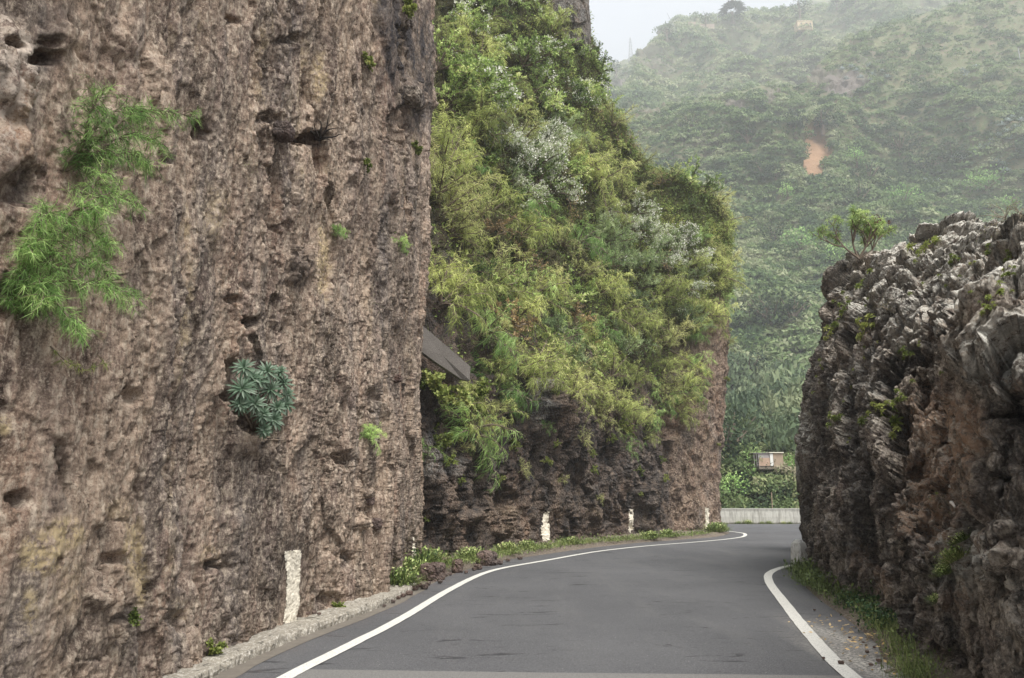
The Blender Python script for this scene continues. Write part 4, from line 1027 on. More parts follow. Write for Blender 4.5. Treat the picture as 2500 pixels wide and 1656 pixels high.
for x, y, k, s in [(598, 60, 'leafy', .8), (606, 75, 'leafy', .9), (600, 92, 'leafy', .9), (612, 108, 'leafy', .8), (592, 105, 'budding', 1), (640, 165, 'olive', .9), (630, 150, 'leafy', .7), (668, 180, 'leafy', .9), (690, 184, 'leafy', 1.15), (706, 190, 'leafy', 1.0), (718, 203, 'olive', 1.0),
                   (660, 185, 'dry', 1.1), (726, 235, 'feather', .8), (728, 262, 'olive', .9), (726, 285, 'feather', 1.0), (724, 305, 'bright', .9), (715, 318, 'feather', 1.0), (700, 330, 'feather', .9), (545, 145, 'silver', .9), (530, 160, 'silver', .9), (505, 150, 'silver', .8),
                   (552, 165, 'silver', .7), (640, 215, 'silver', 1.0), (622, 228, 'silver', .9), (655, 240, 'silver', .9), (680, 250, 'silver', 1.0), (692, 262, 'silver', .9), (664, 268, 'silver', .7), (610, 245, 'silverplain', 1.2), (600, 265, 'silverplain', 1.3), (695, 290, 'silver', .6),
                   (684, 392, 'feather', 1.1), (672, 412, 'feather', 1.0), (662, 400, 'bright', 1.0), (694, 370, 'feather', .8), (640, 425, 'feather', .9), (628, 448, 'bright', .75), (645, 440, 'feather', .7), (600, 400, 'feather', .9), (575, 395, 'feather', .8),
                   (500, 395, 'bright', 1.1), (520, 380, 'feather', 1.2), (470, 435, 'bright', 1.1), (485, 425, 'feather', .9), (455, 420, 'yellow', 1.2), (440, 400, 'yellow', 1.3), (470, 400, 'yellow', 1.2), (430, 385, 'yellow', .7), (448, 396, 'brown', .6), (422, 462, 'bright', .55), (485, 335, 'bright', 1.2),
                   (455, 300, 'feather', 1.1), (520, 320, 'feather', 1.2), (545, 300, 'bright', 1.2), (480, 140, 'feather', 1.1), (455, 150, 'feather', 1.1), (445, 175, 'feather', 1.1), (470, 170, 'bright', 1.1)]:
    put(x, y, k, s)
# small plants clinging to the dark lower face
for x, y, k, s in [(545, 462, 'yellow', .35), (555, 445, 'yellow', .3), (593, 470, 'yellow', .35), (592, 455, 'yellow', .28), (638, 470, 'yellow', .35), (640, 495, 'yellow', .22), (663, 478, 'yellow', .3), (662, 460, 'yellow', .28), (512, 445, 'yellow', .35), (520, 470, 'olive', .35), (545, 430, 'bright', .3),
                   (500, 480, 'yellow', .25), (580, 440, 'olive', .4), (620, 425, 'yellow', .5), (610, 440, 'yellow', .35), (423, 520, 'yellow', .3), (487, 445, 'bright', .3), (560, 480, 'olive', .25), (718, 445, 'yellow', .25), (726, 380, 'yellow', .3), (729, 345, 'olive', .4), (458, 480, 'yellow', .25), (448, 462, 'yellow', .4), (600, 500, 'olive', .2), (455, 450, 'olive', .4)]:
    h = A_over(x, y)
    if h is None: continue
    instance(k, int(rng.integers(9)), 'small_plant', h[0], unit(h[1] * .7 + np.array([0, 0, .35])), s, f'small {LB_[k].replace("bright green drooping thread-leaved shrub", "feathery green tuft")} clinging to the bare dark rock under the overgrown slope', 'plant', 'small plants on the dark lower rock face')
# leaf litter and creepers covering the slope between the shrubs
g = Geo()
M = (trm[:, None] > 3.25) & (trm[:, None] < 7.3) & (tcm[None, :] < 9.6) & (tcm[None, :] > .6)
noi = fbm(Vm.reshape(-1, 3) * .6, 4, 501).reshape(px2.shape)
M &= (noi > -0.30) | (trm[:, None] > 4.3)
M &= ~((calm > .5) & (trm[:, None] < 4.1))
ii, jj = np.nonzero(M); n = 100000
k = rng.integers(len(ii), size=n); bp = Vm[ii[k], jj[k]] + rng.normal(size=(n, 3)) * .06; bn = Nm[ii[k], jj[k]]
bp += bn * rng.uniform(0, .35, n)[:, None] ** 1.5
vv = np.clip(.45 + .8 * noi[ii[k], jj[k]] + rng.uniform(-.25, .25, n), 0, 1)
pat = fbm(bp * .9, 3, 505)
nd = unit(bn * .5 + rdir(n) + np.array([0, 0, -.3]))
h = n // 2
leaves(g, bp[:h], nd[:h], rng.uniform(.06, .14, h), rng.uniform(.03, .08, h), vv[:h])
blades(g, bp[h:], nd[h:], rng.uniform(.12, .3, n - h), .016, vv[h:])
carpet_m = leaf_mat('creeper leaves', [(0.03, 0.035, 0.015), (0.10, 0.105, 0.04), (0.12, 0.18, 0.05), (0.26, 0.30, 0.09), (0.40, 0.36, 0.14)], gain=1.8)
obj('ground_cover', g.mesh('ground_cover', carpet_m), kind='stuff', label='low leafy ground cover between the shrubs on the overgrown cliff')
# ------------------------------------------------------------ scrub on the hills
def bush_proto(n=80, tall=1.0, r0=.10, r1=.24):
    d = rdir(n); d[:, 2] = np.abs(d[:, 2]) * 1.0
    c = d * rng.uniform(.55, 1.0, n)[:, None] * np.array([1, 1, .75 * tall])
    o = unit(d + rng.normal(size=(n, 3)) * .5); s = unit(np.cross(o, rdir(n))); t = np.cross(o, s)
    r = rng.uniform(r0, r1, n)[:, None]
    return np.stack([c - s * r * .6 - t * r, c + s * r * .6 - t * r * .6, c + t * r * 1.1], 1)
BP = [bush_proto() for _ in range(8)]
BF = [bush_proto(170, 1.0, .07, .17) for _ in range(5)]
def scrub(name, V, N, mask, count, size, mat, label, seed, tall=1.0, patch=0.15, vert=1.0, BP=BP):
    ii, jj = np.nonzero(mask); g = Geo()
    k = rng.integers(len(ii), size=count)
    p = V[ii[k], jj[k]]
    no = fbm(p * patch, 4, seed); no2 = fbm(p * patch * 3, 3, seed + 3)
    keep = no > -0.42; p = p[keep]; no = no[keep]; no2 = no2[keep]; m = len(p)
    s = size * (0.4 + 1.6 * rng.random(m) ** 3) * (1 + .7 * no)
    col = np.clip(0.45 + 1.0 * no2 + rng.normal(size=m) * .16 + .5 * fbm(p * patch * .5, 3, seed + 7), 0, 1)
    w = rng.integers(len(BP), size=m); th = rng.uniform(0, 6.28, m)
    for b in range(len(BP)):
        q = w == b
        if not q.any(): continue
        P0 = BP[b]; c, s_ = np.cos(th[q]), np.sin(th[q])
        x = P0[None, ..., 0] * c[:, None, None] - P0[None, ..., 1] * s_[:, None, None]
        y = P0[None, ..., 0] * s_[:, None, None] + P0[None, ..., 1] * c[:, None, None]
        z = np.broadcast_to(P0[None, ..., 2] * vert, x.shape)
        v = np.stack([x, y, z], -1) * s[q][:, None, None, None] + p[q][:, None, None, :]
        nt_ = v.shape[0] * v.shape[1]
        var = np.repeat(np.clip(np.repeat(col[q], P0.shape[0]) + rng.normal(size=nt_) * .10, 0, 1), 3)
        g.add(v, np.arange(nt_ * 3).reshape(-1, 3), var)
    return obj(name, g.mesh(name, mat), kind='stuff', label=label)
sc_m = leaf_mat('hillside scrub', [(0.025, 0.05, 0.022), (0.055, 0.095, 0.038), (0.105, 0.16, 0.058), (0.17, 0.215, 0.10), (0.25, 0.27, 0.16)], .8, .25, gain=1.35)
xh, yh, _ = proj(Vh)
vis = (xh > 560) & (xh < 1060) & (yh > -30) & (yh < 530)
hutm = (xh > 751) & (xh < 788) & (yh > 450) & (yh < 470)
scrub('hillside_scrub', Vh, Nh, vis & (bah < .1) & (rah < .5) & (yh < 395), 26000, 1.3, sc_m, 'dense low green scrub on the near hillside', 600, patch=.05)
cane_m = leaf_mat('valley cane leaves', [(0.03, 0.05, 0.03), (0.065, 0.10, 0.055), (0.12, 0.165, 0.085), (0.22, 0.25, 0.14)], .8, .2, gain=1.2)
scrub('cane_thicket', Vh, Nh, vis & (yh >= 370) & (yh < 452) & ~hutm, 2600, 1.15, cane_m, 'grey-green cane thicket on the valley slope above the hut', 610, patch=.1, vert=2.2, BP=BF)
br_m = leaf_mat('valley bush leaves', [(0.025, 0.045, 0.02), (0.07, 0.11, 0.04), (0.14, 0.19, 0.075), (0.25, 0.28, 0.13), (0.30, 0.27, 0.19)], .8, .2, gain=1.2)
scrub('valley_scrub', Vh, Nh, vis & (yh >= 446) & ~hutm, 4200, .62, br_m, 'bright green low scrub on the terrace behind the barrier wall', 620, patch=.2, BP=BF)
xb, yb, _ = proj(Vb)
scrub('ridge_scrub', Vb, Nb, (xb > 585) & (xb < 1000) & (yb < 140) & (yb > -20) & (rab < .5), 15000, 2.0, sc_m, 'scrub covering the higher hazy ridge', 630, patch=.03)
A_h = Anchor(Vh, Nh); A_b = Anchor(Vb, Nb); A_f = Anchor(Vf, Nf)
# big separate bushes and trees on the hillside
bigm = leaf_mat('dark tree leaves', [(0.02, 0.04, 0.022), (0.04, 0.07, 0.035), (0.08, 0.12, 0.05), (0.14, 0.18, 0.08)], .8, .2, gain=1)
def big_bush_meshes(tall=1.0, n=520, mat=bigm, lobes=9):
    g = Geo(); tr = Geo()
    tube(tr, [(0, 0, -.5), (0.04, 0, .2), (0, .05, .6 * tall)], [.09, .07, .04], 6)
    for i in range(5):
        d = rdir(1)[0]; d[2] = abs(d[2]); tube(tr, arc((0, 0, .15), d + np.array([0, 0, .6]), .8, .2, 5), [.04, .035, .03, .02, .01], 4)
    for i in range(lobes):
        a = rng.uniform(0, 6.28); r0 = rng.uniform(0, .6); c = np.array([math.cos(a) * r0, math.sin(a) * r0, rng.uniform(.25, .85) * tall]); R_ = rng.uniform(.28, .48)
        d = rdir(n // lobes); p = c + d * R_ * rng.uniform(.6, 1.05, len(d))[:, None]
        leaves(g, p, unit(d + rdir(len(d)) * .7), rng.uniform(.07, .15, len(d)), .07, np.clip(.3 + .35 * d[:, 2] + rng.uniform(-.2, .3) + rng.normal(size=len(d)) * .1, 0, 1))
    return [tr.mesh('trunk', wood_m), g.mesh('crown', mat)]
KINDS['bigbush'] = [big_bush_meshes() for _ in range(4)]
KINDS['roundtree'] = [big_bush_meshes(1.3) for _ in range(2)]
lgm = leaf_mat('light tree leaves', [(0.06, 0.11, 0.04), (0.11, 0.19, 0.06), (0.19, 0.29, 0.10), (0.28, 0.36, 0.14)], .8, .3)
KINDS['lightbush'] = [big_bush_meshes(1.0, 520, lgm) for _ in range(3)]
bl = [(770, 322, 5.2, 'bigbush', 'large dark rounded bush on the hillside level with the top of the far rock column'), (790, 318, 4.2, 'bigbush', 'dark bush right of the largest dark bush on the hillside'),
      (752, 330, 3.6, 'bigbush', 'dark bush beside the overgrown cliff edge on the lower hillside'), (750, 375, 3.0, 'bigbush', 'bluish green bush low on the hillside just right of the far rock column'), (838, 262, 3.2, 'lightbush', 'bright green bush just above and left of the right-hand rock'),
      (868, 182, 5.0, 'bigbush', 'large dark bush right of the orange bare earth scar'), (846, 206, 3.6, 'bigbush', 'dark bush directly below the orange bare earth scar'), (860, 200, 5.0, 'bigbush', 'second dark bush below and right of the orange bare earth scar'),
      (858, 166, 3.6, 'lightbush', 'bright green bush close to the right side of the orange scar'), (796, 126, 4.0, 'bigbush', 'dark tree just above the orange bare earth scar'), (820, 126, 3.8, 'bigbush', 'dark rounded tree above and right of the orange scar'), (774, 176, 3.4, 'bigbush', 'dark bush just left of the orange bare earth scar'),
      (765, 175, 4.0, 'bigbush', 'dark bush two widths left of the orange scar'), (786, 196, 2.6, 'lightbush', 'light green bush at the lower left of the orange scar'), (745, 140, 4.0, 'bigbush', 'dark bush under the rocky crest of the middle ridge'), (690, 128, 4.4, 'bigbush', 'dark bush on the left end of the middle ridge'),
      (715, 225, 4.2, 'bigbush', 'dark bush seen just over the outer corner shrubs of the cliff'), (775, 240, 4.2, 'bigbush', 'dark bush halfway down the hillside below the orange scar'), (800, 250, 3.6, 'lightbush', 'pale green bush halfway down the hillside'), (900, 150, 5.0, 'bigbush', 'dark bush high on the right slope'), (925, 175, 5.2, 'bigbush', 'wide dark bush in the right slope hollow'),
      (950, 160, 4.6, 'bigbush', 'dark bush left of the pale agaves on the right slope'), (985, 190, 4.2, 'lightbush', 'light green bush under the pale agaves on the right slope'), (1010, 215, 3.6, 'lightbush', 'light green bush just above the right-hand rock at the photo edge'), (905, 205, 4.0, 'lightbush', 'yellowish green bush above the shrub on the right-hand rock'),
      (730, 455, 2.2, 'bigbush', 'dark bush left of the wooden hut'), (738, 440, 2.4, 'bigbush', 'dark bush behind and left of the wooden hut'), (747, 474, 1.1, 'lightbush', 'light green bush at the lower left corner of the hut'), (766, 479, .9, 'bigbush', 'dark bush on the slope below the hut door'), (789, 477, 1.0, 'lightbush', 'light green bush at the lower right corner of the hut'), (790, 500, 1.3, 'bigbush', 'small dark bush behind the right end of the barrier wall'), (728, 500, 1.3, 'lightbush', 'bright green bush behind the left end of the barrier wall')]
for x, y, s, k, lb in bl:
    h = A_h(x, y, 3)
    if h is None: continue
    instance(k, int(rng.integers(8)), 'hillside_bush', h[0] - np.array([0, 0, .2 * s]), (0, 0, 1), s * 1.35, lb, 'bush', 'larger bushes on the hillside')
# ridge-top trees
palmish = Geo(); tube(palmish, [(0, 0, -.4), (0, 0, .5)], [.12, .08], 6)
pl = Geo(); n = 300; d = rdir(n); d[:, 2] = np.abs(d[:, 2]); longleaf(pl, np.tile([0, 0, .45], (n, 1)) + d * .35, unit(d + np.array([0, 0, .25])), np.tile([0., 0, 1.], (n, 1)), rng.uniform(.4, .75, n), .1, .5, rng.uniform(.1, .5, n), 3)
KINDS['spiky'] = [[palmish.mesh('trunk', wood_m), pl.mesh('crown', bigm)]]
for x, y, s, k, lb, AA in [(737, 18, 5.2, 'spiky', 'dark spiky-crowned tree on the skyline left of the house', A_b), (798, 13, 4.6, 'roundtree', 'dark round tree on the skyline just right of the house', A_b), (852, 1, 5.0, 'roundtree', 'dark round tree on the skyline at the top edge of the photo', A_b),
                           (832, 5, 3.4, 'roundtree', 'small dark tree on the skyline left of the topmost tree', A_b), (706, 20, 3.0, 'roundtree', 'low dark tree on the skyline beside the ruined wall', A_b), (668, 33, 3.6, 'roundtree', 'low tree on the skyline below the leaning mast', A_b), (615, 76, 3.4, 'roundtree', 'small tree on the left shoulder of the ridge skyline', A_b)]:
    h = A_b(x, y + 3, 5)
    if h is None: print('miss', lb); continue
    instance(k, int(rng.integers(8)), 'tree', h[0] + np.array([0, 0, 2.5]), (0, 0, 1), s * 1.7, lb, 'tree', 'trees on the ridge skyline')
# pale agaves
ag = Geo(); n = 34; d = rdir(n); d[:, 2] = np.abs(d[:, 2]) * .9 + .1
longleaf(ag, d * .05, unit(d), np.tile([0., 0, 1.], (n, 1)) + rng.normal(size=(n, 3)) * .05, rng.uniform(.8, 1.1, n), .17, .15, rng.uniform(.2, .9, n), 3, .4)
ag_m = leaf_mat('blue agave leaves', [(0.20, 0.26, 0.24), (0.36, 0.43, 0.41), (0.52, 0.58, 0.57)], .5, .05, gain=1.0)
KINDS['agave'] = [[ag.mesh('agave_leaves', ag_m)]]
agl = ([(x, y) for x, y in zip([1000, 1008, 1014, 1019, 1004, 997, 990, 1016, 1010, 986, 978, 970, 962, 955, 995, 1003, 925, 932, 938, 1001, 1006], [128, 122, 118, 124, 134, 138, 142, 130, 140, 148, 152, 157, 161, 158, 166, 168, 182, 184, 181, 172, 176])] +
       [(x, y) for x, y in zip([842, 850, 858, 866, 874, 846, 862, 870, 880, 888, 960, 968, 974, 965], [70, 68, 72, 70, 76, 80, 79, 83, 74, 78, 72, 75, 70, 80])])
for i, (x, y) in enumerate(agl):
    h = A_h(x, y, 3)
    if h is None: continue
    lb = 'pale blue agave rosette in the dotted line climbing the right slope' if y > 100 else 'pale blue agave rosette high on the slope above the rocky outcrop'
    instance('agave', 0, 'agave', h[0] + np.array([0, 0, .9]), (0.1, -.3, 1), rng.uniform(1.1, 1.9), lb, 'agave', 'pale agaves on the right slope')

# ------------------------------------------------------------ barrier wall, bollard, beam
wallm, nt, b, _o = new_mat('stained white wall'); q = NB(nt); v = q.pos()
c = q.mix(q.noise(v, 2.5, 5, 0.7), (0.46, 0.45, 0.40), (0.72, 0.71, 0.65))
st = q.ramp(q.noise(q.pos((3.2, 3.2, .35)), 2.2, 5, 0.7), [(0.46, 0.0), (0.66, 0.85)])
c = q.mix(st, c, (0.26, 0.25, 0.215))
gz = q.n.new('ShaderNodeSeparateXYZ'); q.l.new(v, gz.inputs[0])
topm = q.ramp(q.math('ADD', gz.outputs['Z'], q.math('MULTIPLY', q.noise(q.pos((4, 4, 1)), 3, 4, .7), .3)), [(0.84, 0.0), (1.02, .8)])
c = q.mix(topm, c, (0.20, 0.195, 0.175))
lowm = q.ramp(q.math('ADD', gz.outputs['Z'], q.math('ADD', q.math('MULTIPLY', q.noise(q.pos((9, 9, 1)), 3, 4, .7), -.28), .10)), [(0.0, 0.85), (0.05, 0.0)])
c = q.mix(lowm, c, (0.10, 0.10, 0.07))
q.l.new(c, b.inputs['Base Color']); q.bump(q.noise(v, 20, 6, .7), .5, .02, b)
wp_ = resample([(-9, 47.6), (0, 46.0), (5, 45.3), (12, 45.0), (17.5, 44.8), (26, 45), (40, 46.2)], 300)
t = unit(np.gradient(wp_, axis=0)); nn = np.stack([t[:, 1], -t[:, 0]], -1)
prof = [(0.03, 0), (0.02, .1), (0.0, .4), (0.0, .84), (0.02, .875), (0.15, .9), (0.32, .875), (0.34, .84), (0.34, 0)]
V = np.zeros((len(prof), 300, 3))
for i, (o_, z_) in enumerate(prof):
    V[i, :, :2] = wp_ - nn * o_; V[i, :, 2] = z_
V += 0.012 * np.stack([fbm(V.reshape(-1, 3) * 2 + k * 9, 3, 700 + k) for k in range(3)], -1).reshape(V.shape) * (V[..., 2:] > .05)
wall_o = obj('barrier_wall', mesh('barrier_wall', V, grid_faces(len(prof), 300), wallm), label='low stained white concrete barrier wall along the far edge of the bend', cat='barrier wall')
g = G(802, 566.5)
def loft(name, secs, mat, parent=None, attrs=None, smooth=False, **kw):
    V = np.array(secs, float); n, m, _ = V.shape
    i = np.arange(n * m).reshape(n, m)
    f = np.stack([i[:-1], np.roll(i[:-1], -1, 1), np.roll(i[1:], -1, 1), i[1:]], -1).reshape(-1, 4)
    vv = np.concatenate([V.reshape(-1, 3), V[:1].mean(1), V[-1:].mean(1)])
    cap0 = np.stack([np.roll(i[0], -1), i[0], np.full(m, n * m)], -1); cap1 = np.stack([i[-1], np.roll(i[-1], -1), np.full(m, n * m + 1)], -1)
    return obj(name, mesh(name, vv, [f, np.concatenate([cap0, cap1])], mat, attrs, smooth), parent, **kw)
def rect(w, d, z, ch=.03, yaw=0, cx=0, cy=0):
    p = np.array([(-w + ch, -d), (w - ch, -d), (w, -d + ch), (w, d - ch), (w - ch, d), (-w + ch, d), (-w, d - ch), (-w, -d + ch)])
    c, s = math.cos(yaw), math.sin(yaw)
    return np.c_[p[:, 0] * c - p[:, 1] * s + cx, p[:, 0] * s + p[:, 1] * c + cy, np.full(8, z)]
stone_w, nt, b, _o = new_mat('worn white paint on stone'); q = NB(nt); v = q.pos()
c = q.mix(q.ramp(q.noise(q.pos((1, 1, .4)), 14, 6, .75), [(0.50, 0.0), (0.66, 1.0)]), (0.82, 0.81, 0.76), (0.40, 0.38, 0.33))
q.l.new(c, b.inputs['Base Color']); q.bump(q.noise(v, 26, 6, .7), .6, .02, b)
loft('bollard', [rect(.155, .15, -.05, yaw=.5), rect(.15, .145, .2, yaw=.5), rect(.14, .135, .42, yaw=.5), rect(.115, .11, .52, yaw=.5), rect(.06, .055, .585, .02, yaw=.5)], stone_w, loc=(g[0] - .07, g[1] - .1, 0), label='squat white-painted stone bollard at the corner of the right-hand rock', cat='bollard')
beam_m, nt, b, _o = new_mat('grey cement beam'); q = NB(nt); v = q.pos()
c = q.mix(q.noise(v, 9, 6, .75), (0.10, 0.09, 0.08), (0.20, 0.18, 0.165)); c = q.mix(q.ramp(q.noise(v, 45, 4, .7), [(.5, 0.), (.65, .6)]), c, (0.31, 0.29, 0.26))
q.l.new(c, b.inputs['Base Color']); q.bump(q.noise(v, 40, 6, .7), .5, .015, b)
a0, a1, a2, a3 = P(408, 313, 17.7), P(470.5, 366.5, 18.6), P(470, 380.5, 18.6), P(462, 379.5, 18.55)
a4 = P(408, 342, 17.7)
front = np.array([a0, (a0 + a1) / 2, a1, a2, a3, (a3 * .55 + a4 * .45) + np.array([0, 0, -.02]), a4])
nb = unit(np.cross(a1 - a0, a4 - a0)); nb = nb if nb[1] > 0 else -nb
beam = loft('concrete_beam', [front + nb * .0, front + nb * .14], beam_m, label='flat grey concrete beam sloping down out of the cliff behind the near rock edge', cat='concrete beam')

# ------------------------------------------------------------ loose rocks
dk = rock_mat('fallen rock', (0.20, 0.13, 0.105), (0.07, 0.045, 0.038), (0.33, 0.25, 0.21), .9, .8)
def rk(x, y, r, label, seed, sq=.65, mat=dk, group=None, z=0.02, name='loose_rock'):
    g = G(x, y); s = r * g[1] / 765.0
    rock_lump(name, g[0], g[1] + s * .6, s * sq * .75 + z, s, s * .8, s * sq, mat, seed, .17, n=44, label=label, cat='rock', group=group, boxy=4.0, yaw=seed * .7, attrs=(0, .25, 0.1))
rk(432, 581, 12.5, 'largest fallen rock, reddish brown, at the end of the kerb', 51, .72)
rk(438, 569, 9, 'grey-topped rock resting behind the largest fallen rock by the kerb', 54, .6)
rk(457, 573, 6.5, 'small upright reddish rock just right of the largest fallen rock', 52, 1.0)
rk(487, 566, 9.5, 'dark grey fallen rock beside the bend of the left edge line', 53, .8)
rk(478, 570, 4, 'small reddish stone left of the dark grey fallen rock', 57, .6)
rk(499, 565, 3.5, 'small reddish stone right of the dark grey fallen rock', 58, .6)
cnt = 0
for x, y, r in [(414, 591, 4), (419, 588, 3.2), (424, 590, 3.6), (409, 596, 3.4), (403, 598, 2.6), (428, 586, 3), (416, 583, 4), (398, 600, 2.2), (445, 577, 2.6), (450, 576, 2), (466, 574, 2), (508, 562, 2), (520, 560, 2.4), (474, 571, 2.2), (393, 604, 2.4), (440, 584, 2.4), (384, 608, 1.8)]:
    rk(x, y, r, 'small loose stone scattered along the end of the kerb', 60 + cnt, .6, group='small loose stones at the end of the kerb'); cnt += 1
for x, y, r in [(842, 666, 2.6), (824, 661, 1.6), (868, 655, 2), (880, 664, 2.6), (893, 660, 3), (872, 668, 2), (850, 640, 1.3), (902, 650, 3), (888, 645, 2.5), (864, 645, 1.5), (815, 612, 1.2), (875, 650, 1.6)]:
    rk(x, y, r, 'small reddish stone lying on the right shoulder beside the edge line', 90 + cnt, .55, group='small stones on the right shoulder'); cnt += 1
for x, y, r in [(307, 628, 2.2), (313, 627, 2.6), (318, 628, 1.8)]:
    rk(x, y, r, 'small rusty brown stone on the kerb right of the wide white stripe', 130 + cnt, .6, group='small stones on the kerb', z=.15); cnt += 1
# protruding stones in the near face
for x, y, r, lb in [(375, 523, 7, 'angular reddish stone sticking out of the near face above the kerb'), (370, 500, 5, 'dark grey pebble set in the near face'), (398, 378, 5, 'dark stone set in the near face level with the concrete beam'), (283, 131, 11, 'flat-faced dark stone in the upper near face'), (410, 96, 12, 'rounded dark boulder bulging near the top edge of the near face')]:
    h = A_left(x, y)
    if h is None: continue
    s = r * h[0][1] / 740
    rock_lump('embedded_stone', *h[0], s, s, s * .8, dk if r != 12 else right_mat, int(x), .15, n=40, label=lb, cat='stone', boxy=3.5, attrs=(0, .4, 0))
h = A_right(942, 430)
if h is not None:
    s = 20 * h[0][1] / 750
    rock_lump('embedded_stone', *(h[0] - h[1] * .02), s, s * .7, s * .7, right_mat, 77, .15, n=60, label='large brown boulder half buried in the orange soil of the right-hand rock', cat='boulder', boxy=3.5, attrs=(.75, 0, .1))
# ------------------------------------------------------------ plants on the near face
def hang(name, limbs, label, cat, group=None, need=20, nl=.085, nw=.0030, mat=featherb_m, sub=16, rad=.012, group_n=None, var0=.4):
    st, fo = Geo(), Geo()
    for pts, R_ in limbs:
        pts = np.array(pts, float); n = 12
        t = np.linspace(0, len(pts) - 1, n); path = hermite(pts, t)
        tube(st, path, np.linspace(rad, rad * .4, n), 5)
        for tt in np.linspace(0.06, 1.0, sub):
            b0, bd = along(path, [tt])
            for _ in range(4):
                dd = unit(bd[0] * .5 + rdir(1)[0] * .9 + np.array([.25, -.1, .1]))
                sp_ = arc(b0[0], dd, R_ * rng.uniform(.5, 1.1), 1.6, 7, .12)
                tube(st, sp_, np.linspace(rad * .3, rad * .12, 7), 3)
                c, cd = along(sp_, rng.uniform(.1, 1, need))
                nd = unit(cd * .5 + rng.normal(size=(need, 3)) * .6 + np.array([0, 0, -.5]))
                blades(fo, c, nd, nl * rng.uniform(.5, 1.2, need), nw, np.clip(var0 - .1 + rng.uniform(-.28, .28) + .2 * tt + rng.uniform(-.2, .2, need), 0, 1))
    e = bpy.data.objects.new(name, None); sc.collection.objects.link(e); tag(e, label, cat, group)
    e.location = limbs[0][0][0]
    for gg, nm, m in ((st, 'stems', wood_m), (fo, 'foliage', mat)):
        gg.v = [v - np.array(limbs[0][0][0]) for v in gg.v]
        obj(nm, gg.mesh(nm, m), e)
    return e
def AL(x, y, out=.0):
    h = A_left(x, y); return h[0] + np.array([out, -out * .3, 0])
r0 = AL(20, 330)
hang('hanging_shrub', [([AL(66, 170), AL(68, 145, .12), AL(66, 115, .2), AL(72, 98, .26)], .16), ([AL(66, 170), AL(85, 135, .2), AL(115, 118, .3), AL(152, 122, .36)], .15), ([AL(66, 170), AL(80, 150, .2), AL(100, 140, .3), AL(118, 150, .34)], .16),
                       ([AL(66, 170), AL(85, 160, .2), AL(100, 158, .28), AL(112, 168, .3)], .14), ([AL(62, 170), AL(72, 130, .2), AL(95, 112, .3), AL(105, 118, .3)], .14)],
     'upper tuft of feathery bright green shrub hanging on the near rock face', 'shrub')
hang('hanging_shrub', [([AL(10, 300), AL(40, 240, .15), AL(60, 200, .22), AL(70, 178, .26)], .15), ([AL(10, 300), AL(38, 225, .15), AL(70, 200, .28), AL(90, 205, .32)], .13), ([AL(10, 300), AL(30, 260, .15), AL(60, 235, .25), AL(68, 250, .3)], .14),
                       ([AL(10, 300), AL(20, 250, .1), AL(22, 215, .2), AL(12, 225, .2)], .12), ([AL(8, 305), AL(30, 285, .15), AL(62, 290, .28), AL(88, 300, .33)], .14), ([AL(8, 305), AL(40, 270, .15), AL(60, 262, .25), AL(72, 285, .3)], .14),
                       ([AL(8, 305), AL(25, 300, .15), AL(35, 315, .22), AL(42, 335, .24)], .12), ([AL(2, 310), AL(10, 270, .1), AL(8, 245, .16), AL(2, 250, .2)], .12), ([AL(8, 305), AL(28, 250, .15), AL(45, 212, .22), AL(58, 215, .3)], .13), ([AL(2, 310), AL(12, 290, .1), AL(20, 285, .16), AL(14, 300, .2)], .12)],
     'large feathery bright green shrub hanging at the left edge of the near rock face', 'shrub')
hang('hanging_shrub', [([AL(50, 345), AL(62, 362, .05), AL(72, 368, .08), AL(92, 366, .1)], .04)], 'thin bare stem ending in a small yellow-green tuft below the hanging shrubs', 'plant', need=6, nl=.06, nw=.004, sub=6, mat=yell_m, rad=.006)
# lance-leaved rosette plant in the hollow
def rosette(g, c, ax, R_, n, wd, var0, droop=.35, spread=1.0, seg=4):
    ax = unit(np.array(ax, float)); B = basis(ax, 0)
    ph = np.arange(n) * 2.399963 + rng.uniform(0, 6); el = np.linspace(1.25, -.45 * spread, n) + rng.uniform(-.1, .1, n)
    d = B[:, 0][None] * (np.cos(ph) * np.cos(el))[:, None] + B[:, 1][None] * (np.sin(ph) * np.cos(el))[:, None] + ax[None] * np.sin(el)[:, None]
    L = R_ * (0.55 + .45 * np.linspace(0, 1, n)) * rng.uniform(.85, 1.1, n)
    up = unit(ax[None] - d * (d @ ax)[:, None] + 1e-3)
    longleaf(g, np.tile(c, (n, 1)) + d * R_ * .04, d, up, L, wd, droop, np.clip(var0 + rng.uniform(-.2, .2, n), 0, 1), seg)
ech_m = leaf_mat('blue green lance leaves', [(0.02, 0.045, 0.025), (0.05, 0.10, 0.055), (0.11, 0.17, 0.11), (0.28, 0.34, 0.27)], .45, .1, gain=1)
e = bpy.data.objects.new('rosette_bush', None); sc.collection.objects.link(e); tag(e, 'blue-green rosette bush with long narrow leaves growing from a hollow in the near rock face', 'bush')
base = AL(256, 430, -.05); e.location = base
st, fo = Geo(), Geo()
cs = [(242, 389, .30, .19), (267, 372, .36, .17), (283, 384, .36, .16), (270, 390, .40, .18), (286, 405, .36, .14), (273, 420, .30, .15), (244, 368, .22, .15), (255, 404, .2, .15), (258, 380, .22, .14), (288, 395, .3, .12), (262, 415, .22, .13), (277, 408, .28, .13), (252, 378, .26, .13), (240, 404, .2, .12), (280, 372, .26, .12), (264, 430, .2, .11)]
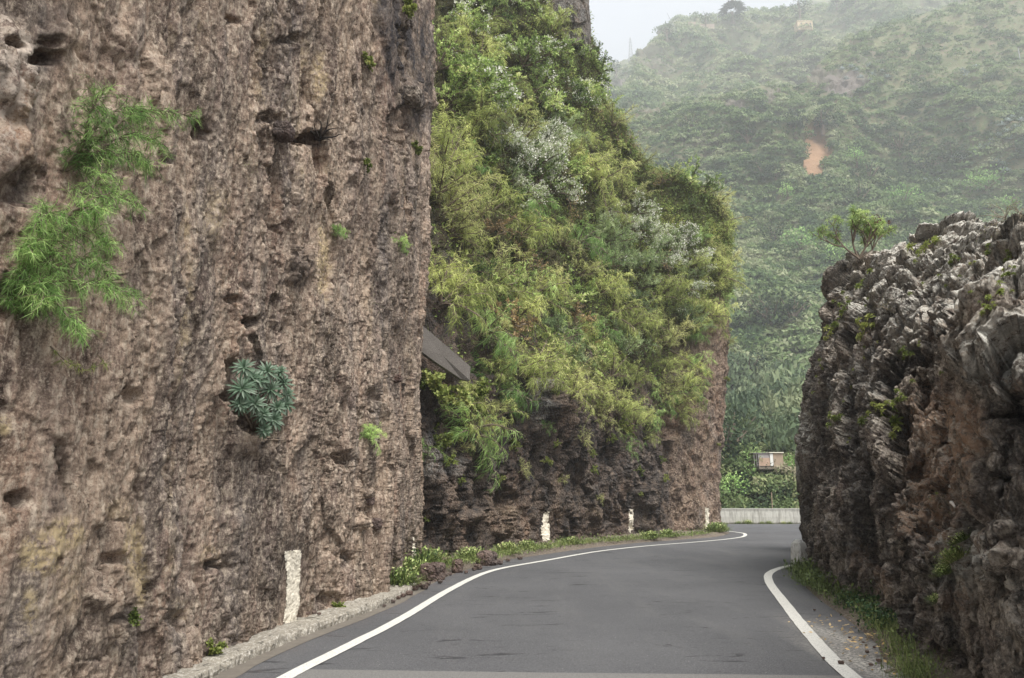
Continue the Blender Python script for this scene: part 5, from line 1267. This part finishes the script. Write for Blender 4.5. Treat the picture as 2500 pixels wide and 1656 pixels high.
for x, y, o_, R_ in cs:
    p = AL(x, y); h = A_left(256, 430)
    c = P(x, y, A_flat(x, y)[0][1] - .38 - o_ * .5) - base
    pth = hermite(np.array([[0, 0, 0], c * .4 + np.array([.05, -.05, -.04]), c * .97]), np.linspace(0, 2, 9))
    tube(st, pth, np.linspace(.012, .007, 9), 5)
    ax = unit(np.array([.25, -.75, .45]) + c * .9)
    rosette(fo, c, ax, R_ * .95, 34, .024, .45, .4)
obj('stems', st.mesh('stems', wood_m), e); obj('foliage', fo.mesh('foliage', ech_m, True), e)
# small tufts on the near face
def tuft(A, x, y, r, kind, name, label, cat, group=None, up=.4, sq=1.0):
    h = A(x, y)
    if h is None: print('no tuft', label); return
    s = r * h[0][1] / 740
    return instance(kind, int(rng.integers(9)), name, h[0], unit(h[1] * (1 - up) + np.array([0, 0, up])), s, label, cat, group, squash=sq)
def fine(k, base_fn, mats): protos(k, 2, base_fn, mats)
fine('finefeather', lambda: feathery(R=1.0, limbs=16, sub=8, need=20, nl=.3, nw=.02, droop=1.2), (twig_m, featherb_m))
fine('fineyellow', lambda: leafy(R=.9, limbs=8, sub=6, nlv=14, L=.3, Wd=.2), (wood_m, yell_m))
fine('finedry', lambda: twiggy(R=1.0, limbs=8, sub=6, nlv=2), (twig_m, yell_m))
tuft(A_left, 372, 438, 14, 'finefeather', 'small_plant', 'feathery grey-green tuft on the near face above the kerb', 'plant')
tuft(A_left, 363, 64, 11, 'fineyellow', 'small_plant', 'yellow-green leafy tuft high on the near rock face', 'plant')
tuft(A_left, 366, 165, 8, 'fineyellow', 'small_plant', 'thin yellow-green plant in a crack halfway up the near rock face', 'plant')
tuft(A_left, 416, 148, 8, 'fineyellow', 'small_plant', 'small leafy plant at the far edge of the near rock face', 'plant')
tuft(A_left, 405, 8, 14, 'fineyellow', 'small_plant', 'leafy tuft at the top edge of the photo on the near rock face', 'plant')
tuft(A_left, 400, 245, 11, 'finefeather', 'small_plant', 'faint feathery tuft near the far edge of the near rock face', 'plant')
tuft(A_left, 337, 232, 9, 'finefeather', 'small_plant', 'faint greenish tuft in the middle of the near rock face', 'plant')
tuft(A_left, 240, 166, 24, 'finedry', 'dry_bush', 'dry leafless twiggy bush on the upper near rock face', 'bush', sq=.8)
tuft(A_left, 210, 655, 13, 'fineyellow', 'weed', 'small leafy weed on the kerb at the foot of the near rock face', 'weed', up=.8)
tuft(A_left, 337, 610, 8, 'fineyellow', 'weed', 'tiny weed between kerb and rock right of the wide white stripe', 'weed', up=.8)
tuft(A_left, 128, 620, 10, 'fineyellow', 'small_plant', 'sparse green sprig low on the near rock face at the photo bottom', 'plant')
tuft(A_left, 370, 300, 26, 'finedry', 'dry_bush', 'thin dry twigs on the near rock face left of the concrete beam', 'twigs', sq=.5)
st = Geo(); h = A_left(318, 140)
for i in range(16): tube(st, arc((0, 0, 0), np.array([.5, -.8, .5]) + rdir(1)[0] * .9, rng.uniform(.12, .36), .5, 7, .25), np.linspace(.022, .004, 7), 5)
obj('dead_root', st.mesh('dead_root', dark_wood), loc=h[0], label='black dead root clump jutting from a hollow high on the near rock face', cat='root')

# ------------------------------------------------------------ plants on the right-hand rock
tuft_g = 'yellow-green succulents on the right-hand rock'
suc = []
def succ_meshes(n=7, seed=0):
    g = Geo(); s = Geo()
    for i in range(n):
        c = rng.normal(size=3) * np.array([.5, .5, .45]); c[2] = abs(c[2]); 
        rosette(g, c, np.array([0, 0, 1]) + rdir(1)[0] * .6 + c * .4, rng.uniform(.32, .55), 20, .17, .5, .15, 1.0, 3)
        tube(s, np.array([[0, 0, -.2], c * .5, c * .95]), [.04, .03, .03], 4)
    return [s.mesh('stems', wood_m), g.mesh('leaves', yell_m)]
KINDS['succ'] = [succ_meshes() for _ in range(4)]
KINDS['succ1'] = [succ_meshes(2) for _ in range(3)]
named = {(893, 420): ('largest clump of bright yellow-green leaves hanging in the middle of the right-hand rock', 21), (930, 245): ('yellow succulent clump on the skyline of the right-hand rock', 14), (918, 258): ('orange-tinged succulent on the skyline left of the yellow clump', 9),
         (866, 288): ('yellow-green clump below the branching shrub on the right-hand rock', 14), (869, 333): ('spiky yellow-green clump on the upper left of the right-hand rock', 17), (835, 423): ('green leafy clump on the left flank of the dark right-hand rock', 11),
         (945, 377): ('single green rosette above the orange soil of the right-hand rock', 8), (933, 497): ('small lone bright green plant on the brown soil of the right-hand rock', 5), (858, 364): ('bright green leaf cluster left of centre on the right-hand rock', 8),
         (996, 253): ('bright yellow-green clump high on the right-hand rock near the photo edge', 12), (919, 343): ('small green rosette on a bare stem in a dark hollow of the right-hand rock', 6), (904, 385): ('pale green rosette above the largest leafy clump', 9)}
for (x, y), (lb, r) in named.items():
    tuft(A_right, x, y, r, 'succ' if r > 9 else 'succ1', 'succulent', lb, 'succulent', tuft_g, up=.35)
for x, y, r in [(893, 434, 13), (887, 405, 12), (900, 406, 10), (916, 288, 8), (953, 262, 9), (1013, 257, 9), (1009, 276, 9), (994, 296, 11), (987, 314, 10), (943, 271, 7), (951, 283, 7), (835, 327, 9), (830, 334, 9), (847, 350, 7), (846, 306, 9), (841, 295, 8), (832, 408, 6),
                (907, 356, 9), (846, 392, 7), (815, 389, 7), (979, 301, 7), (970, 292, 6), (825, 360, 7), (838, 318, 7), (852, 300, 7), (820, 372, 6), (858, 288, 7), (872, 300, 6), (1005, 268, 6), (962, 275, 6), (880, 340, 6), (862, 350, 6), (1018, 290, 7), (975, 262, 6), (905, 345, 6), (850, 440, 5), (842, 400, 5), (1000, 305, 7)]:
    tuft(A_right, x, y, r, 'succ' if r > 8 else 'succ1', 'succulent', 'small yellow-green succulent ' + ('in the largest leafy clump of' if 400 < y < 440 and x > 880 else 'on the left flank of' if x < 865 else 'among the pale lichen at the top of' if y < 300 else 'in the upper hollows of') + ' the right-hand rock', 'succulent', tuft_g, up=.35)
# branching shrub on top
h = A_right(860, 263, 3); bp0 = P(859, 259, 14.2)
e = bpy.data.objects.new('branching_shrub', None); sc.collection.objects.link(e); e.location = bp0
tag(e, 'open branching shrub with leaf tufts standing on top of the right-hand rock', 'shrub')
st, fo, hd = Geo(), Geo(), Geo()
rng = np.random.default_rng(21)
def grow(p, d, L, r, k):
    pth = arc(p, d, L, -.15, 6, .1); tube(st, pth, np.linspace(r, r * .72, 6), 5)
    if k == 0:
        rosette(fo, pth[-1], unit(pth[-1] - pth[-3]), rng.uniform(.10, .17), 18, .016, rng.uniform(.3, .8), .2, 1.0, 3)
        if rng.random() < .10:
            top = pth[-1] + np.array([0, 0, .12]); tube(st, [pth[-1], top], [.006, .004], 3)
            n = 24; leaves(hd, top + rng.normal(size=(n, 3)) * np.array([.03, .03, .05]), rdir(n), .04, .03, rng.random(n) * .5)
        return
    if k == 1: rosette(fo, pth[-1], unit(rdir(1)[0] + np.array([0, 0, .5])), .13, 12, .018, rng.uniform(.2, .7), .2, 1.0, 3)
    for _ in range(3 if k == 3 else rng.integers(2, 4)):
        dd = unit(unit(pth[-1] - pth[-2]) + rdir(1)[0] * .75 + np.array([0, 0, .10])); grow(pth[-1], dd, L * rng.uniform(.55, .85), r * .68, k - 1)
for d in [(-.8, -.1, .8), (.95, .1, .65), (.5, -.2, .9), (-.25, .2, 1.0), (.75, .3, .8)]: grow(np.zeros(3), d, .38, .024, 3)
red_m = leaf_mat('dry flower heads', [(0.12, 0.07, 0.05), (0.22, 0.13, 0.09)], gain=1)
obj('stems', st.mesh('stems', wood_m), e); obj('foliage', fo.mesh('foliage', leaf_mat('dull green tufts', [(0.08, 0.12, 0.04), (0.17, 0.23, 0.08), (0.31, 0.36, 0.15), (0.40, 0.48, 0.30)]), True), e); obj('flower_heads', hd.mesh('flower_heads', red_m), e, kind='stuff')
for x, y, r, lb in [(1000, 218, 30, 'sparse leafless twigs on the skyline of the right-hand rock near the photo edge'), (1018, 212, 20, 'second sparse twiggy plant on the skyline at the right photo edge'), (885, 310, 16, 'tangle of pale dry roots on the upper right-hand rock'), (950, 500, 20, 'dry stalks leaning over the brown soil of the right-hand rock')]:
    tuft(A_right, x, y, r, 'finedry', 'dry_bush', lb, 'twigs', up=.6)
def stick(name, p0, p1, r, label, mat=twig_m):
    g = Geo(); m = (p0 + p1) / 2 + np.array([0, 0, np.linalg.norm(p1 - p0) * .08]); pts = hermite(np.array([p0, m, p1]), np.linspace(0, 2, 8)) - p0
    tube(g, pts, np.linspace(r, r * .6, 8), 6); obj(name, g.mesh(name, mat), loc=p0, label=label, cat='stick')
pale = plain('bleached wood', (0.62, 0.58, 0.52))
a = A_right(954, 489); c = [P(967, 496, a[0][1] - .05), a[1]]
if a is not None and c is not None: stick('stick', a[0] + a[1] * .06, c[0] + c[1] * .08, .018, 'bleached white stick sticking out beside the dark near edge of the right-hand rock', pale)
a = A_right(960, 502); c = [P(967, 507, a[0][1] - .05), a[1]]
if a is not None and c is not None: stick('stick', a[0] + a[1] * .06, c[0] + c[1] * .07, .012, 'short white stick just below the longer bleached stick', pale)
stick('stick', G(885, 672, .04), G(907, 670, .05), .014, 'dry stick lying on the right shoulder at the foot of the rock', twig_m)

# ------------------------------------------------------------ grass and weeds
grass_m = leaf_mat('grass blades', [(0.06, 0.085, 0.03), (0.13, 0.18, 0.055), (0.22, 0.27, 0.09), (0.38, 0.36, 0.17)], .6, .25, gain=1.2)
def grass(name, pts, n, hgt, spread, label, wd=.008, z0=.05, lf=.3, var=.4, mat=grass_m, clump=1.0, leafsz=.07):
    pts = resample(pts, 300); g = Geo()
    t = rng.random(n); 
    cm = fbm(np.c_[t * 40 * clump, np.zeros(n), np.zeros(n)], 3, int(rng.integers(999)))
    keep = cm > -.15; t = t[keep]; cm = cm[keep]; n = len(t)
    p = pts[(t * 299).astype(int)] + rng.normal(size=(n, 2)) * spread
    b_ = np.c_[p, np.full(n, z0) - .02]
    d = unit(np.c_[rng.normal(size=(n, 2)) * .5, np.ones(n)])
    hh = hgt * rng.uniform(.4, 1.15, n) * (1 + cm * 1.2)
    k = int(n * (1 - lf))
    longleaf(g, b_[:k], d[:k], np.tile([0., 0, 1.], (k, 1)), hh[:k], wd, rng.uniform(.05, .6, k), np.clip(var + rng.uniform(-.3, .4, k), 0, 1), 3, .1)
    q_ = b_[k:] + np.c_[rng.normal(size=(n - k, 2)) * .05, rng.uniform(0, .8, n - k) * hh[k:]]
    leaves(g, q_, unit(rdir(n - k) + np.array([0, 0, .4])), leafsz, leafsz * .6, np.clip(var - .1 + rng.uniform(-.3, .4, n - k), 0, 1), nrm=unit(np.array([0, 0, 1.]) + rdir(n - k) * .6))
    return obj(name, g.mesh(name, mat), kind='stuff', label=label)
def gg(L): return [tuple(G(x, y)[:2]) for x, y in L]
grass('grass', gg([(425, 575), (445, 571), (480, 563), (520, 556), (560, 549), (600, 545), (640, 542)]), 5200, .22, .22, 'thin grass along the foot of the dark overgrown cliff', wd=.012, z0=.12, lf=.35, clump=.8)
grass('grass', gg([(640, 542), (665, 540), (690, 538), (705, 536)]), 1300, .2, .2, 'sparse grass on the verge before the far rock column', wd=.014, z0=.12, lf=.5)
grass('grass', [(8.9, 33.0), (9.35, 34.0), (9.5, 35.2)], 1500, .42, .16, 'grass tuft at the foot of the far brown rock column', wd=.016, z0=.1, lf=.5)
grass('grass', gg([(803, 572), (812, 580), (822, 588), (838, 597), (852, 604), (866, 612)]), 6500, .30, .16, 'rich green grass at the foot of the right-hand rock', wd=.009, z0=.06, lf=.3, clump=.4)
grass('grass', gg([(862, 612), (876, 622), (890, 634), (902, 646), (912, 662), (918, 690)]), 4200, .24, .10, 'grass and weeds at the near foot of the right-hand rock', wd=.006, z0=.06, lf=.35, clump=.5, leafsz=.035)
dkw = leaf_mat('dark weed leaves', [(0.025, 0.06, 0.025), (0.06, 0.12, 0.045), (0.13, 0.21, 0.08)], .5, .2, gain=1.1)
grass('weeds', gg([(850, 606), (868, 614), (884, 626), (892, 636)]), 2600, .22, .13, 'patch of dark green broad-leaved weeds below the right-hand rock', lf=.95, mat=dkw, leafsz=.05, z0=.06, clump=.3)
KINDS['weedclump'] = []
for _ in range(3):
    g = Geo(); n = 520; p = rng.normal(size=(n, 3)) * np.array([.32, .32, 0]); d = unit(np.c_[p[:, :2] * 1.3 + rng.normal(size=(n, 2)) * .3, np.ones(n)])
    longleaf(g, p, d, np.tile([0., 0, 1.], (n, 1)), rng.uniform(.4, 1.05, n), .06, rng.uniform(.1, .6, n), rng.random(n) * .9, 3, .1)
    s = Geo(); q_ = p[:200] + np.c_[rng.normal(size=(200, 2)) * .1, rng.uniform(.1, .7, 200)]
    leaves(s, q_, rdir(200), .16, .09, rng.random(200)); KINDS['weedclump'].append([g.mesh('blades', grass_m), s.mesh('leaves', green_m)])
for x, y, s, lb in [(396, 590, .42, 'left clump of bright green grass at the end of the kerb'), (410, 578, .42, 'middle clump of bright green grass behind the end of the kerb'), (422, 572, .55, 'tallest bright green grass clump behind the largest fallen rock'),
                    (430, 568, .45, 'right clump of green grass in the corner between the two cliffs'), (470, 562, .38, 'green grass clump left of the dark grey fallen rock'), (508, 556, .4, 'green grass clump right of the dark grey fallen rock'), (528, 552, .36, 'low green grass clump left of the second white stripe'), (570, 547, .34, 'low green grass clump right of the second white stripe'),
                    (650, 541, .4, 'small green clump near the far rock column'), (668, 539, .4, 'small yellowish clump near the far rock column'), (716, 534, .55, 'green tuft right under the narrow white stripe on the far column')]:
    g = G(x, y); instance('weedclump', int(rng.integers(3)), 'grass_clump', np.array([g[0], g[1], .08]), (0, 0, 1), s, lb, 'grass clump', 'grass clumps along the left verge')
for x, y, r, lb in [(954, 560, 17, 'grass clump growing on the ledge of the right-hand rock'), (946, 572, 12, 'lower grass clump on the ledge of the right-hand rock'), (962, 540, 12, 'dry yellowish grass clump on the upper ledge of the right-hand rock'), (935, 600, 8, 'tiny grass clump on the low outcrop of the right-hand rock')]:
    h = A_right(x, y)
    if h is not None: instance('weedclump', int(rng.integers(3)), 'grass_clump', h[0], unit(h[1] * .4 + np.array([0, 0, .7])), r * h[0][1] / 740, lb, 'grass clump', 'grass clumps on the right-hand rock')
# fallen brown leaves on the right shoulder
g = Geo(); n = 900
p = np.c_[rng.normal(3.95, .28, n), rng.normal(7.3, .9, n), rng.uniform(.015, .05, n)]
leaves(g, p, unit(rdir(n) * np.array([1, 1, .25])), .05, .03, rng.random(n), nrm=unit(np.array([0, 0, 1.]) + rdir(n) * .5))
obj('leaf_litter', g.mesh('leaf_litter', brown_m), kind='stuff', label='scattered dry brown leaves on the right shoulder')

# ------------------------------------------------------------ hut, house, masts
def box(g, x0, y0, z0, x1, y1, z1):
    v = np.array([[x, y, z] for x in (x0, x1) for y in (y0, y1) for z in (z0, z1)], float)
    g.add(v, np.array([[0, 1, 3, 2], [4, 6, 7, 5], [0, 4, 5, 1], [2, 3, 7, 6], [0, 2, 6, 4], [1, 5, 7, 3]]), .5)
h_ = A_h(771, 467, 3)[0]; hp = P(769, 468, h_[1] - 0.8); hp = hp + np.array([0, 0, .15]); k = hp[1] / 737.0 * .84
ht = bpy.data.objects.new('hut', None); sc.collection.objects.link(ht); ht.location = hp
tag(ht, 'small patched hut of reddish boards with pale flat roof across the valley', 'hut')
wood1 = plain('reddish weathered boards', (0.50, 0.36, 0.27), .9, .3, 3); wood2 = plain('brown weathered boards', (0.40, 0.31, 0.23), .9, .35, 3); grey1 = plain('grey sheeting', (0.36, 0.33, 0.33)); whitep = plain('white board', (0.80, 0.80, 0.76), .7, .05); cream = plain('cream roof sheet', (0.78, 0.74, 0.62), .7, .08)
def part(name, boxes, mat, parent=ht, label=None):
    g = Geo(); [box(g, *[a * k for a in b_]) for b_ in boxes]; return obj(name, g.mesh(name, mat), parent, label=label)
part('lower_wall', [(-11.5, 0, 0, 1.5, 1, 9.2)], wood1)
part('upper_screen', [(-11.5, 0.3, 9.2, 1.5, 1, 14.2)], grey1)
part('side_wall', [(6, 0, -1, 17.5, 1, 14.8), (16.6, 1, -1, 17.5, 16, 14.6)], wood2)
part('back_wall', [(-11.5, 15, -1, 16.6, 16, 14.2)], wood2)
part('door', [(2, -.3, 0, 5.6, .6, 14.2)], whitep)
part('roof', [(1, -1.5, 14.9, 18.4, 17, 15.9)], cream)
part('lean_to_roof', [(-17.5, -.8, 14.6, 1.4, 16, 15.2)], grey1)
for x in (-17, -14, -11.8): part('post', [(x, -.2, -1, x + .6, .4, 14.6)], grey1)
part('stone_footing', [(-12, -.8, -4, 18.5, 16, -.9)], plain('dry stone footing', (0.20, 0.175, 0.14), .9, .5, 2))
hb_ = A_b(797, 27, 6)[0]; k = hb_[1] / 735.0 * 1.0
hs_ = bpy.data.objects.new('house', None); sc.collection.objects.link(hs_); hs_.location = hb_ + np.array([0, -4, -1]); tag(hs_, 'small sandy-yellow flat-roofed house on the ridge near the skyline', 'house')
part('wall', [(-8.5, 0, -4, 8.5, 10, 6.6)], plain('sandy render', (0.50, 0.40, 0.27), .9, .08), hs_); part('roof', [(-8.9, -.4, 6.6, 8.9, 10.4, 7.2)], plain('sandy roof edge', (0.62, 0.50, 0.36)), hs_)
dg = plain('dark window', (0.06, 0.06, 0.07), .3, .1)
for x in (-5, 0.5): part('window', [(x, -.15, 2.6, x + 1.6, .1, 4.6)], dg, hs_)
part('door', [(5, -.15, 0, 6.8, .1, 4.4)], dg, hs_)
h = A_b(811, 26, 6)[0]; oo = bpy.data.objects.new('shed', None); sc.collection.objects.link(oo); oo.location = h + np.array([0, -3, -.5]); tag(oo, 'tiny white shed right of the sandy house on the ridge', 'shed')
part('wall', [(-2, 0, 0, 2, 3, 3)], whitep, oo); part('roof', [(-2.3, -.3, 3, 2.3, 3.3, 3.4)], grey1, oo)
h = A_b(700, 22, 6)[0]; g = Geo(); box(g, -7, 0, -1, 7, 1, 2.2); box(g, -7, 0, 2.2, -3, 1, 3.4); obj('ruined_wall', g.mesh('ruined_wall', plain('old brown wall', (0.30, 0.24, 0.19))), loc=h, label='low brown ruined wall on the skyline left of the spiky tree', cat='wall')
steel = plain('grey steel', (0.30, 0.31, 0.33), .5, .1)
def mast(name, x, y, AA, hpx, label, lean=0, lattice=False, r=.16, cat='mast', arms=()):
    h = AA(x, y, 6)
    if h is None: print('no mast', label); return
    k = h[0][1] / 690.0; H_ = hpx * k; g = Geo()
    p = h[0] + np.array([0, 0, -1.0])
    if lattice:
        w0, w1 = H_ * .085, H_ * .012
        cr = lambda t: [np.array([sx * (w0 * (1 - t) + w1 * t), sy * (w0 * (1 - t) + w1 * t), t * (H_ + 1)]) for sx, sy in ((-1, -1), (1, -1), (1, 1), (-1, 1))]
        N_ = 9; lv = [cr(i / N_) for i in range(N_ + 1)]
        for c in range(4): tube(g, [lv[0][c], lv[-1][c]], [r, r * .7], 4)
        for i in range(N_):
            for c in range(4):
                tube(g, [lv[i][c], lv[i + 1][(c + 1) % 4]], [r * .4, r * .4], 3); tube(g, [lv[i][c], lv[i][(c + 1) % 4]], [r * .4, r * .4], 3)
    else: tube(g, [(0, 0, 0), (lean * H_, 0, H_ + 1)], [r, r * .8], 6)
    for t, w in arms: tube(g, [(-w * H_ + lean * H_ * t, 0, t * H_), (w * H_ + lean * H_ * t, 0, t * H_)], [r * .6, r * .6], 4)
    obj(name, g.mesh(name, steel), loc=p, label=label, cat=cat)
mast('pylon', 635, 59, A_f, 30, 'tall thin lattice electricity pylon on the far hazy ridge', lattice=True, r=.24, cat='pylon', arms=((.72, .09), (.86, .07)))
mast('mast', 672, 27, A_b, 20, 'thin leaning mast on the cliff top of the hazy ridge', lean=-.45, r=.13, arms=((.8, .06),))
mast('lamp_post', 722, 21, A_b, 15, 'short lamp post on the skyline left of the spiky tree', r=.13, cat='lamp post', arms=((1.0, .1),))
mast('utility_pole', 808, 17, A_b, 20, 'utility pole beside the sandy house on the ridge', r=.15, cat='utility pole', arms=((.9, .08),))
mast('utility_pole', 1019, 56, A_h, 15, 'grey utility pole standing alone at the right edge of the upper slope', r=.13, cat='utility pole', arms=((.93, .07),))
# metal rod and reeds behind the barrier
g = Geo(); tube(g, [(0, 0, 0), (0.02, 0, 1.85)], [.03, .03], 6)
obj('metal_rod', g.mesh('metal_rod', plain('rusty rod', (0.36, 0.28, 0.2))), loc=(P(772, 505, 47.5)[0], 47.5, .0), label='thin upright rod just behind the barrier wall', cat='rod')
# tufts at the foot of the barrier
for i, x in enumerate([736, 745, 759, 766, 780, 786]):
    g_ = G(x, 523.6); instance('weedclump', i, 'grass_clump', np.array([g_[0], 44.93 + abs(g_[0] - 12) * -.02, 0.0]), (0, -.1, 1), [.22, .35, .2, .25, .22, .2][i], 'dark weed growing from the foot of the barrier wall', 'weed', 'weeds at the foot of the barrier wall')
